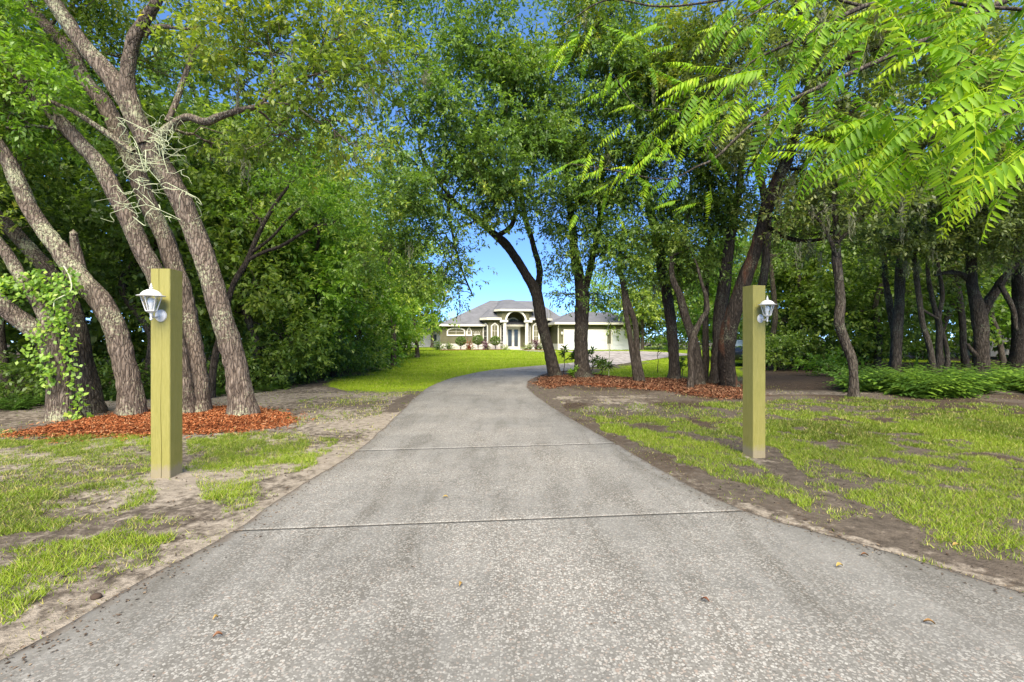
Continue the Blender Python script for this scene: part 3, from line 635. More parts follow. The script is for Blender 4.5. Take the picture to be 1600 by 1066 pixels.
def add_moss(root, blobs, cnt, seed, ln=.6):
    r = np.random.default_rng(seed + 900); pts = []
    for _ in range(cnt):
        c, rad = blobs[int(r.integers(len(blobs)))][:2]; pts.append(c + r.uniform(-1, 1, 3) * np.array(rad) * [.9, .9, .5] - [0, 0, rad[2] * .4])
    V, T = moss_arr(r, pts, ln); o = npmesh('hanging_moss', V, np.arange(len(V)).reshape(-1, 4), MOSS, root, False, {'tint': T}); tag(o, kind='stuff')
def stem_px(pts, Y0, Y1=None, ground=True):
    """trunk traced as (px, py, width px); Y0 the distance at its foot, Y1 at its end"""
    Y1 = Y1 or Y0; n = len(pts); out = []
    for k, (x, y, w) in enumerate(pts):
        Yk = Y0 + (Y1 - Y0) * k / (n - 1); p = P(x, y, Yk)
        if k == 0 and ground: p.z = float(gz(p.x, p.y)) - .02
        out.append((p, w / 2 * Yk / F))
    return out
def Yof(py): return G(800, py).y

# ------------------------------------------------------------------ the leaning oaks behind the left post
def oakL(label, stems, blobs, seed, **kw):
    st = []
    for k, (pts, Y0, Y1) in enumerate(stems): st.append(stem_px(pts, Y0, Y1, k == 0))
    base = st[0][0][0].copy(); base.z = float(gz(base.x, base.y))
    return make_tree('oak_tree', label, 'tree', base, st, blobs, kw.pop('leafm', LEAF_YEL), kw.pop('barkm', BARK_L), kw.pop('L', .10), kw.pop('W', .042), kw.pop('group', 'leaning oaks in the orange mulch bed'), seed, dens=1.05, step=.035, sides=30, rough=.42, **kw)
B = bpx
oakL('lichened oak furthest right in the orange mulch, leaning left and forking high up',
     [([(380, 647, 40), (376, 610, 36), (366, 555, 34), (345, 480, 31), (318, 400, 31), (288, 325, 30), (262, 275, 29), (238, 240, 30), (215, 195, 29), (196, 155, 28), (165, 115, 26), (140, 86, 25), (112, 45, 23), (88, 10, 21), (50, -50, 18), (10, -110, 12)], 8.35, 8.0),
      ([(228, 225, 20), (205, 165, 23), (196, 125, 21), (202, 85, 19), (212, 55, 18), (228, 30, 16), (245, 5, 15), (262, -40, 12), (280, -90, 8)], 8.1, 7.6),
      ([(243, 255, 17), (250, 215, 14), (268, 193, 12), (290, 182, 11), (318, 190, 12), (340, 182, 11), (375, 172, 8), (407, 164, 7), (425, 140, 6), (470, 120, 5)], 8.15, 7.2),
      ([(262, 190, 8), (280, 150, 8), (297, 108, 7), (306, 82, 6), (330, 60, 5)], 8.15, 8.6),
      ([(226, 55, 8), (240, 43, 7), (262, 42, 6), (292, 46, 4), (320, 40, 3)], 7.9, 7.6)],
     [(*B(420, 70, 7.6, 120, 80), 1.3), (*B(500, 150, 7.4, 90, 80), 1.2), (*B(545, 225, 7.3, 60, 50), .9), (*B(440, 210, 7.8, 90, 60), .95, .4), (*B(350, 30, 8.0, 90, 50), .9), (*B(530, 60, 7.6, 80, 70), 1.2), (*B(610, 110, 7.6, 60, 60), .7), (*B(380, 130, 7.8, 70, 60), .8),
      (*B(200, -60, 8, 200, 70), .9), (*B(450, -70, 7.8, 180, 80), .9), (*B(330, 225, 8.6, 60, 40), .6, .35)], 1, moss=14)
oakL('oak trunk emerging just right of the left post, curving up behind its neighbour',
     [([(310, 640, 34), (306, 600, 32), (298, 524, 28), (287, 460, 27), (276, 422, 26), (256, 372, 26), (234, 325, 25), (214, 272, 24), (190, 222, 23), (164, 168, 22), (131, 125, 20), (108, 76, 19), (68, 34, 17), (36, 0, 15), (0, -60, 10)], 8.8, 9.2)],
     [(*B(60, -30, 9, 120, 70), 1.4), (*B(120, 70, 9.6, 80, 60), 1.0, .3), (*B(230, 95, 9.8, 60, 60), .8, .3), (*B(150, -20, 9.2, 90, 50), .9, .4)], 2)
oakL('slim oak rising from directly behind the left post and leaning out over the left edge',
     [([(288, 642, 30), (283, 600, 28), (268, 520, 26), (243, 430, 25), (218, 382, 25), (200, 342, 24), (182, 303, 24), (158, 260, 23), (125, 223, 21), (92, 187, 20), (64, 160, 18), (33, 121, 15), (0, 88, 13), (-50, 40, 9)], 8.6, 8.0),
      ([(208, 238, 9), (172, 212, 9), (141, 190, 8), (112, 172, 7), (84, 160, 6), (60, 140, 4)], 8.2, 7.7)],
     [(*B(40, 130, 7.8, 80, 50), 1.3, .5), (*B(10, 200, 8, 60, 60), 1.1, .4), (*B(-70, 60, 8, 100, 110), 1.6), (*B(95, 215, 8.4, 60, 40), .45, .4)], 3, leafm=LEAF_LIGHT, tint0=.35)
oakL('oak bending sharply left with a snapped stub below the fork, left of the post',
     [([(206, 643, 36), (204, 610, 32), (197, 575, 31), (182, 524, 30), (160, 476, 30), (138, 447, 29), (119, 424, 29), (94, 392, 27), (62, 350, 24), (44, 320, 23), (22, 275, 22), (0, 232, 20), (-50, 160, 15), (-90, 90, 9)], 8.4, 7.9),
      ([(126, 440, 15), (124, 415, 16), (119, 385, 12), (117, 364, 10)], 8.3, 8.2)],
     [(*B(-60, 120, 8, 100, 100), 1.5, .4), (*B(30, 260, 8.6, 50, 50), .5, .35)], 4)
oakL('dark slender oak between the ivy-covered trunk and the sharply bent trunk',
     [([(142, 640, 34), (138, 600, 30), (129, 556, 27), (121, 510, 25), (104, 470, 24), (81, 431, 23), (40, 382, 21), (0, 344, 20), (-60, 290, 14)], 9.0, 9.0)],
     [(*B(-60, 250, 9, 90, 80), 1.5, .35)], 5, barkm=BARK_W)
vine_host = oakL('oak furthest left, forked low and wrapped in bright green ivy',
     [([(100, 655, 38), (96, 625, 34), (92, 588, 31), (86, 550, 33), (80, 507, 24), (70, 492, 20), (56, 470, 18), (30, 433, 17), (0, 386, 16), (-60, 320, 11)], 8.2, 8.0),
      ([(84, 548, 20), (66, 528, 24), (44, 508, 26), (20, 490, 24), (0, 471, 23), (-40, 440, 20), (-110, 390, 14)], 8.2, 7.8)],
     [(*B(-90, 330, 8, 90, 90), 1.5, .4)], 6)
# ivy climbing the forked oak
r = np.random.default_rng(31); vines = empty('ivy_vine', (float(P(100, 655, 8.1).x), 8.05, 0), 'bright green ivy climbing the forked oak at the left edge', 'vine')
L_ = []; tw = []
for path, wd, cnt in [([(118, 655), (124, 620), (112, 580), (104, 545), (98, 510), (92, 480), (76, 450), (52, 425)], 15, 420), ([(66, 570), (58, 545), (72, 520), (88, 498), (70, 460), (40, 440), (14, 455)], 20, 300), ([(96, 470), (110, 450), (100, 432), (70, 440)], 22, 170), ([(40, 460), (10, 440), (-10, 450)], 14, 200), ([(78, 600), (76, 575), (62, 552)], 9, 130)]:
    q = smooth_path([(*p, 0) for p in path], 60); k = r.integers(0, 60, cnt)
    pts = np.array([P(q[a][0] + r.normal(0, wd * .55), q[a][1] + r.normal(0, 7), 7.92 + r.uniform(-.12, .12))[:] for a in k])
    up = np.array([0, -1.0, .25]) + sph(r, cnt) * .6; d = np.array([0, -.25, -.6]) + sph(r, cnt) * .9
    L_.append(leaf_arr(pts, d, up, .085 * r.uniform(.5, 1.2, cnt), .068 * r.uniform(.6, 1.2, cnt), np.clip(r.normal(.55, .2, cnt), 0, 1)))
    tw.append(tube_arr(np.array([P(a[0] + 2 * math.sin(i), a[1], 7.98)[:] for i, a in enumerate(q)]), np.full(60, .008), 5))
V, Q = merge([(a, b) for a, b, c in L_]); o = npmesh('ivy_leaves', V, Q, LEAF_LIGHT, vines, False, {'tint': np.concatenate([c for *_, c in L_])}); tag(o, kind='stuff')
V, Q = merge(tw); npmesh('stem', V, fixdeg(Q), BARK_W, vines, True)
q = smooth_path([(84, 482, 0), (86, 470, 0), (96, 464, 0), (108, 458, 0), (112, 447, 0), (108, 430, 0), (100, 416, 0)], 40)
V, Q = tube_arr(np.array([P(a[0], a[1], 7.85)[:] for a in q]), np.full(40, .011), 7); npmesh('bare_stem', V, fixdeg(Q), TRIM if False else LICHEN, vines, True)
# pale lichen-crusted dead twigs on the right-hand oak
r = np.random.default_rng(5); tw = []
for _ in range(18):
    a = np.array(P(r.uniform(200, 260), r.uniform(215, 345), 8.0)[:]); ang = r.uniform(0, 6.28); L = r.uniform(.3, 1.0)
    d = np.array([math.cos(ang), r.uniform(-.5, .1), math.sin(ang) * .8]); q = curve(r, a, a + d * L, 7, r.uniform(-.1, .2), .25); q = smooth_path(q, 16); tw.append(tube_arr(q, np.linspace(.008, .003, 16), 5))
    for e in range(4):
        b_ = q[r.integers(4, 14)]; d2 = d + r.normal(0, .8, 3); tw.append(tube_arr(smooth_path(curve(r, b_, b_ + d2 * .2, 5, .1, .3), 10), np.linspace(.006, .002, 10), 4))
V, Q = merge(tw); rt = empty('dead_branch', P(235, 270, 8.0), 'tangle of pale lichen-crusted dead twigs hanging on the leaning oak trunks', 'dead branch'); npmesh('twigs', V, fixdeg(Q), LICHEN, rt, True)

# ------------------------------------------------------------------ dark oaks at the bend
def oakR(label, stems, blobs, seed, Y, **kw):
    st = [stem_px(pts, a, b, k == 0) for k, (pts, a, b) in enumerate([(s[0], s[1] if len(s) > 1 else Y, s[2] if len(s) > 2 else Y) for s in stems])]
    base = st[0][0][0].copy(); base.z = float(gz(base.x, base.y))
    return make_tree('oak_tree', label, 'tree', base, st, blobs, kw.pop('leafm', LEAF_OAK), kw.pop('barkm', BARK_D), kw.pop('L', .122), kw.pop('W', .053), 'oaks in the rust-brown mulch bed', seed, step=.07, sides=20, rough=.38, dens=1.15, **kw)
Y = Yof(590)
oakR('dark oak leaning left over the driveway bend with a forked trunk and wide crown',
     [([(868, 593, 21), (864, 575, 19), (857, 547, 18), (847, 504, 18), (838, 458, 18), (823, 432, 15), (808, 405, 14), (790, 382, 14), (775, 368, 12), (750, 345, 10), (715, 320, 8), (680, 300, 6)], Y, Y - 1.5),
      ([(838, 462, 12), (843, 440, 11), (844, 418, 10), (836, 395, 9), (830, 372, 8), (822, 340, 8), (812, 290, 8), (800, 230, 7), (790, 150, 6)], Y, Y - .5),
      ([(775, 370, 9), (800, 350, 8), (805, 300, 7), (770, 240, 6), (740, 180, 5)], Y - .8, Y - 1),
      ([(700, 305, 5), (703, 340, 4), (712, 385, 4), (722, 425, 3), (738, 462, 2)], Y - 1.4, Y - 1.4),
      ([(715, 320, 6), (690, 290, 6), (664, 255, 6), (655, 220, 5), (670, 180, 4), (640, 150, 3)], Y - 1.4, Y - 2)],
     [(*B(760, 60, 13, 105, 80), 1.9), (*B(700, 150, 13, 80, 70), 1.4), (*B(815, 140, 14, 85, 90), 2.1), (*B(765, 225, 13.5, 110, 75), 2.3), (*B(690, 290, 13, 75, 55), 1.5), (*B(800, 295, 14, 90, 55), 2.2), (*B(850, 215, 15, 70, 80), 2.2),
      (*B(740, 345, 14, 70, 25), 1.1), (*B(660, 360, 14, 60, 40), 1.5), (*B(695, 420, 15, 38, 40), .75), (*B(712, 455, 15, 26, 26), .6), (*B(620, 300, 13, 60, 50), 1.2), (*B(850, 330, 16, 40, 35), 1.2), (*B(655, 85, 12.5, 60, 50), .8), (*B(730, -60, 13, 200, 80), .9), (*B(600, 230, 13, 60, 60), .8), (*B(600, 390, 13.5, 60, 50), 1.1), (*B(650, 430, 13.5, 45, 40), 1.0), (*B(560, 120, 13, 60, 60), .9), (*B(620, 40, 13, 70, 50), 1.1), (*B(560, 20, 13.5, 60, 50), .8), (*B(640, 160, 13, 50, 50), .9), (*B(700, 400, 13, 30, 60), .6)], 11, Y, moss=10)
Y = Yof(592)
oakR('upright dark oak with the thickest straight trunk of the row, right of the bend',
     [([(911, 594, 30), (909, 575, 25), (908, 545, 22), (908, 504, 21), (909, 465, 21), (904, 430, 17), (898, 390, 14), (893, 340, 12), (888, 290, 10), (880, 220, 7)],),
      ([(912, 465, 13), (918, 438, 12), (925, 400, 10), (935, 350, 9), (940, 290, 7), (950, 220, 5)],)],
     [(*B(900, 340, 16, 48, 50), 2.0), (*B(876, 400, 16, 34, 42), 1.4), (*B(938, 395, 16, 38, 42), 1.7), (*B(884, 462, 16, 28, 22), .8), (*B(935, 460, 17, 26, 20), .9), (*B(930, 300, 16, 60, 50), 1.8), (*B(900, 250, 16, 60, 50), 1.7), (*B(890, 180, 15, 70, 60), 1.6)], 12, Y, moss=8, leafm=LEAF_OAK)
Y1 = Yof(598)
for lab, pts, sd, bl in [('thin dark oak stem, left one of the close pair leaning left', [(995, 598, 11), (990, 560, 9), (984, 520, 8), (978, 485, 8), (974, 455, 6), (965, 420, 4)], 13, [(*B(965, 430, 15.5, 32, 26), 1.3)]),
                         ('thin dark oak stem, right one of the close pair leaning left', [(1003, 601, 12), (998, 560, 9), (992, 510, 9), (984, 478, 9), (976, 452, 8), (970, 410, 6), (975, 350, 5)], 14, [(*B(985, 400, 15, 38, 32), 1.4), (*B(1000, 360, 15, 45, 40), 1.5), (*B(970, 370, 15, 30, 30), 1.0)])]:
    oakR(lab, [(pts,)], bl, sd, Y1)
oakR('tall dark oak with hanging moss between the thin pair and the cluster of stems',
     [([(1054, 596, 22), (1053, 570, 18), (1050, 530, 17), (1043, 466, 17), (1034, 421, 16), (1027, 380, 15), (1021, 348, 13), (1010, 300, 12), (1000, 240, 10), (995, 150, 8), (985, 60, 6)],),
      ([(1034, 425, 9), (1060, 385, 8), (1075, 340, 7), (1080, 290, 5)],)],
     [(*B(1010, 290, 15, 65, 60), 2.1), (*B(985, 220, 14.5, 75, 60), 2.0), (*B(960, 130, 14, 80, 70), 1.8), (*B(1040, 370, 15.5, 45, 45), 1.7, .4), (*B(1055, 200, 14, 80, 70), 2.0), (*B(1030, 110, 14, 80, 80), 1.7), (*B(930, 40, 14, 90, 60), 1.3), (*B(990, -60, 14, 160, 80), .9), (*B(1040, 430, 16, 26, 26), .8)], 15, Yof(595), moss=26, tint0=.38)
Y = Yof(609)
oakR('small crooked dark stem in front of the stem cluster, bending right at head height', [([(1078, 610, 11), (1079, 580, 9), (1078, 550, 9), (1084, 522, 10), (1096, 498, 8), (1104, 486, 8), (1103, 465, 7), (1098, 447, 5), (1092, 420, 4)],)], [(*B(1090, 420, 14, 36, 30), 1.2, .6), (*B(1075, 385, 14, 35, 30), 1.2, .6)], 16, Y, leafm=LEAF_DEEP)
oakR('grey-brown stem of the cluster leaning left and branching beside the crooked stem', [([(1092, 605, 19), (1090, 575, 17), (1087, 542, 16), (1078, 510, 14), (1069, 485, 13), (1060, 458, 11), (1052, 435, 9), (1050, 400, 6)],)], [(*B(1060, 420, 15, 38, 30), 1.3, .5), (*B(1100, 390, 15, 50, 40), 1.6, .6)], 17, Yof(604), leafm=LEAF_DEEP)
oakR('narrow straight stem at the back of the stem cluster', [([(1101, 601, 11), (1101, 560, 10), (1101, 520, 9), (1103, 480, 8), (1106, 430, 7), (1110, 370, 5)],)], [(*B(1110, 350, 15, 50, 45), 1.9, .6)], 18, Yof(600), leafm=LEAF_DEEP)
oakR('stout dark oak just left of the largest trunk beside the right post', [([(1118, 603, 23), (1119, 570, 20), (1123, 536, 20), (1129, 472, 20), (1134, 425, 18), (1140, 380, 15), (1150, 320, 12), (1160, 240, 9)],)], [(*B(1140, 330, 14.5, 55, 45), 2.0, .55), (*B(1110, 290, 14.5, 60, 50), 1.9, .55), (*B(1150, 250, 14, 60, 60), 1.6)], 19, Yof(602), leafm=LEAF_DEEP, moss=10)
oakR('massive black-barked oak beside the right post sweeping up to the right with a red-brown scar',
     [([(1140, 607, 30), (1136, 585, 26), (1134, 555, 25), (1138, 520, 24), (1147, 485, 22), (1161, 440, 21), (1178, 396, 19), (1190, 355, 17), (1201, 318, 19), (1214, 285, 17), (1228, 255, 17), (1240, 215, 15), (1253, 180, 14), (1268, 135, 13), (1295, 115, 11), (1330, 88, 10), (1380, 70, 9), (1440, 40, 6)], Yof(606), Yof(606) - 3.5),
      ([(1266, 140, 9), (1270, 95, 8), (1262, 50, 7), (1240, 0, 5)], Yof(606) - 2, Yof(606) - 2.5), ([(1258, 222, 7), (1290, 212, 6), (1320, 220, 5), (1345, 212, 3)], Yof(606) - 2.2, Yof(606) - 2.6), ([(1190, 352, 8), (1240, 375, 6), (1290, 372, 5), (1330, 350, 3)], Yof(606) - 1, Yof(606) - 2)],
     [(*B(1190, 190, 11, 80, 70), 1.5, .5), (*B(1270, 60, 10, 90, 60), 1.2, .5), (*B(1260, 270, 12, 70, 50), 1.1, .55), (*B(1340, 160, 10.5, 70, 60), 1.2, .45), (*B(1150, 90, 12, 80, 70), 1.5, .5), (*B(1210, 340, 12, 45, 40), .8), (*B(1400, 40, 10, 80, 60), 1.6), (*B(1500, 60, 10, 80, 60), 1.7), (*B(1580, 130, 10, 70, 60), 1.7), (*B(1470, 150, 10, 70, 60), 1.4), (*B(1300, 330, 12, 60, 35), 1.1), (*B(1250, -60, 11, 200, 70), .9)], 20, Yof(606), moss=30, leafm=LEAF_OLIVE, barkm=BARK_RED, tint0=.55)

# ------------------------------------------------------------------ woods on the right
def woodR(label, stems, blobs, seed, leafm=None, name='woodland_tree', **kw):
    st = [stem_px(s[0], s[1], s[2] if len(s) > 2 else s[1], k == 0) for k, s in enumerate(stems)]
    base = st[0][0][0].copy(); base.z = float(gz(base.x, base.y))
    return make_tree(name, label, 'tree', base, st, blobs, leafm or LEAF_OLIVE, kw.pop('barkm', BARK_W), kw.pop('L', .12), kw.pop('W', .055), kw.pop('group', 'trees of the right-hand wood'), seed, step=.08, sides=16, rough=.35, **kw)
woodR('crooked slim tree at the front of the right wood, right of the lantern post', [([(1334, 622, 15), (1333, 590, 12), (1330, 560, 13), (1321, 535, 13), (1312, 505, 14), (1314, 475, 13), (1309, 440, 12), (1306, 400, 13), (1307, 360, 10), (1304, 310, 8), (1310, 240, 6)], Yof(621)), ([(1308, 400, 6), (1285, 350, 5), (1265, 330, 4)], 11.3), ([(1308, 380, 6), (1350, 335, 5), (1370, 318, 4)], 11.3)],
      [(*B(1300, 320, 11, 55, 40), 1.3), (*B(1370, 310, 10.5, 60, 40), 1.3), (*B(1310, 250, 11, 60, 50), 1.5), (*B(1270, 370, 12, 40, 30), .7)], 31, moss=14)
woodR('pale leaning stem of a pair left of the yucca', [([(1391, 594, 13), (1395, 560, 11), (1396, 520, 10), (1390, 480, 9), (1384, 440, 8), (1380, 400, 7), (1376, 350, 5)], Yof(594))], [(*B(1385, 370, 14, 50, 35), 1.4), (*B(1380, 420, 15, 30, 24), .7)], 32)
woodR('thicker straight stem of a pair left of the yucca', [([(1398, 596, 15), (1401, 560, 14), (1402, 520, 14), (1406, 470, 13), (1408, 430, 14), (1412, 390, 13), (1415, 330, 10), (1420, 260, 7)], Yof(596) )], [(*B(1420, 330, 14, 70, 50), 1.8), (*B(1430, 250, 13, 80, 60), 1.8), (*B(1450, 390, 14, 50, 25), .9)], 33, moss=18)
woodR('slender wavy stem right of the yucca with a branch to the right', [([(1459, 600, 10), (1457, 570, 9), (1451, 536, 9), (1442, 508, 8), (1437, 485, 8), (1434, 450, 8), (1430, 415, 7), (1424, 370, 5)], Yof(600)), ([(1438, 482, 4), (1455, 492, 4), (1466, 498, 3)], 14.9)], [(*B(1440, 360, 14, 50, 35), 1.5)], 34)
woodR('double slim stem behind the wavy stem in the right wood', [([(1466, 592, 9), (1468, 560, 8), (1467, 520, 8), (1464, 495, 8), (1458, 470, 7), (1450, 440, 6), (1448, 400, 4)], Yof(592)), ([(1477, 584, 8), (1480, 560, 7), (1476, 530, 6), (1467, 500, 6), (1472, 460, 6), (1466, 420, 5), (1462, 380, 4)], 17)], [(*B(1470, 370, 16, 60, 40), 1.7), (*B(1480, 430, 18, 30, 30), .6)], 35)
woodR('dark forked oak in the right wood with a wide Y-shaped fork', [([(1536, 603, 24), (1534, 575, 20), (1533, 540, 19), (1532, 510, 20), (1530, 485, 19), (1523, 455, 15), (1519, 420, 14), (1517, 385, 12), (1520, 330, 9)], Yof(601)), ([(1533, 495, 14), (1545, 472, 14), (1558, 452, 13), (1566, 438, 12), (1582, 420, 8), (1600, 400, 6)], 14.8, 14.2), ([(1516, 440, 8), (1500, 428, 8), (1480, 426, 6), (1462, 430, 4)], 14.8, 14.6), ([(1526, 555, 8), (1516, 545, 6), (1512, 538, 4)], 14.7), ([(1562, 442, 7), (1580, 480, 7), (1588, 515, 5)], 14.2)],
      [(*B(1520, 350, 14, 75, 45), 2.0), (*B(1560, 300, 13, 80, 60), 2.0), (*B(1600, 370, 13, 60, 40), 1.5), (*B(1500, 270, 13, 70, 50), 1.7), (*B(1640, 250, 13, 80, 120), 2), (*B(1560, 200, 13, 150, 60), 1.8)], 36, moss=34, barkm=BARK_D)
woodR('broad dark trunk at the right edge of the photo', [([(1590, 589, 30), (1592, 560, 24), (1594, 520, 22), (1596, 470, 22), (1596, 420, 22), (1600, 360, 18), (1610, 280, 12)], Yof(588))], [(*B(1620, 330, 16, 80, 60), 2), (*B(1590, 400, 16, 35, 25), .9), (*B(1700, 300, 15, 120, 140), 2)], 37, barkm=BARK_D, moss=8)
woodR('thin leaning stem glimpsed between the forked oak and the right edge', [([(1570, 562, 8), (1563, 540, 7), (1556, 515, 7), (1551, 495, 6), (1550, 460, 5)], 22)], [(*B(1550, 450, 22, 30, 25), .9, .7)], 38, leafm=LEAF_LIGHT)
woodR('leaning stem behind the slim double stem in the right wood', [([(1512, 570, 12), (1506, 545, 9), (1503, 500, 9), (1498, 465, 9), (1492, 430, 8), (1490, 390, 6)], 20)], [(*B(1490, 400, 20, 40, 30), 1.3)], 39)
woodR('short crooked stem left of the massive trunk foot behind the right post', [([(1210, 560, 9), (1208, 530, 8), (1211, 490, 8), (1206, 440, 7), (1200, 380, 5)], 24)], [(*B(1210, 400, 22, 50, 40), 1.3)], 40, leafm=LEAF_DEEP)

oakL('slim dark-limbed tree arching right at the front of the left wood', [([(328, 604, 12), (336, 560, 10), (345, 520, 10), (362, 450, 9), (385, 408, 8), (402, 368, 7), (430, 322, 6), (450, 292, 4)], 11.2, 11.0), ([(385, 408, 6), (412, 394, 5), (440, 384, 5), (490, 356, 4), (520, 350, 3)], 11.1, 10.6), ([(392, 396, 5), (425, 372, 4), (450, 345, 4), (470, 325, 3)], 11.1, 10.7)],
     [(*B(452, 285, 11, 50, 30), .9), (*B(525, 345, 10.6, 40, 22), .9), (*B(478, 318, 10.7, 40, 26), .8), (*B(400, 340, 11.4, 40, 40), .5)], 51, leafm=LEAF_LIGHT, barkm=BARK_D, group='trees of the left-hand wood', tint0=.5)
# yellow-green broad-leaved boughs high on the right, behind the feather-leaved limbs
oakR('tall yellow-green oak filling the sky behind the feather-leaved limbs, right of centre', [([(1182, 600, 15), (1181, 540, 13), (1186, 470, 13), (1196, 400, 12), (1198, 330, 11), (1185, 260, 10), (1160, 190, 9), (1120, 120, 8), (1090, 60, 6)],), ([(1198, 330, 8), (1250, 265, 7), (1330, 190, 6), (1400, 140, 5), (1480, 100, 4)],), ([(1160, 190, 7), (1090, 170, 6), (1020, 160, 5), (960, 170, 4)],)],
     [(*B(930, 60, 14, 80, 60), 1.5, .6), (*B(1020, 110, 14, 80, 70), 1.6, .6), (*B(1120, 60, 13, 90, 60), 1.6, .6), (*B(1220, 50, 13, 90, 60), 1.5), (*B(1330, 60, 12.5, 90, 60), 1.6), (*B(1440, 70, 12.5, 80, 60), 1.6), (*B(1540, 90, 12.5, 80, 70), 1.7), (*B(1400, 190, 13, 80, 60), 1.5), (*B(1100, 210, 14, 80, 60), 1.4), (*B(1300, 210, 13.5, 80, 60), 1.2)], 52, 14.5, leafm=LEAF_YEL, barkm=BARK_W, tint0=.4, moss=6)
# understory and background trees given on the ground plan: (x, y, height, crown radius, low edge of crown, leaf, tint, label)
def bg_tree(x, y, H, R, low, leafm, t0, label, seed, L, Wd, group, cover=1.9, name='woodland_tree', th=.12, nb=7, lean=0):
    r = np.random.default_rng(seed); z0 = float(gz(x, y)); q = [(Vector((x, y, z0 - .02)), th)]
    for k in range(1, 6):
        f = k / 5; q.append((Vector((x + r.normal(0, .18) * k * .6 + lean * f, y + r.normal(0, .2) * k * .5, z0 + H * .86 * f)), th * (1 - .75 * f)))
    bl = []
    for k in range(nb):
        f = (k + .5) / nb; a = k * 2.4 + r.uniform(0, 1); rr = R * (.75 - .25 * abs(2 * f - .8)); zc = low + (H - low) * f * .95 + rr * .1
        o_ = R * .55 * (1 - f * .6); c = np.array([x + math.cos(a) * o_ + lean * f, y + math.sin(a) * o_, z0 + zc]); h = max((H - low) / nb * 1.35, rr * .55)
        bl.append((c, (rr, rr, h), cover, float(np.clip(t0 + r.normal(0, .08), .1, .9))))
    return make_tree(name, label, 'tree', Vector((x, y, z0)), [q], bl, leafm, BARK_W, L, Wd, group, seed, step=.2, sides=10, rough=.3, moss=0)
GL, GR, GB = 'trees of the left-hand wood', 'trees of the right-hand wood', 'trees around the far end of the lawn'
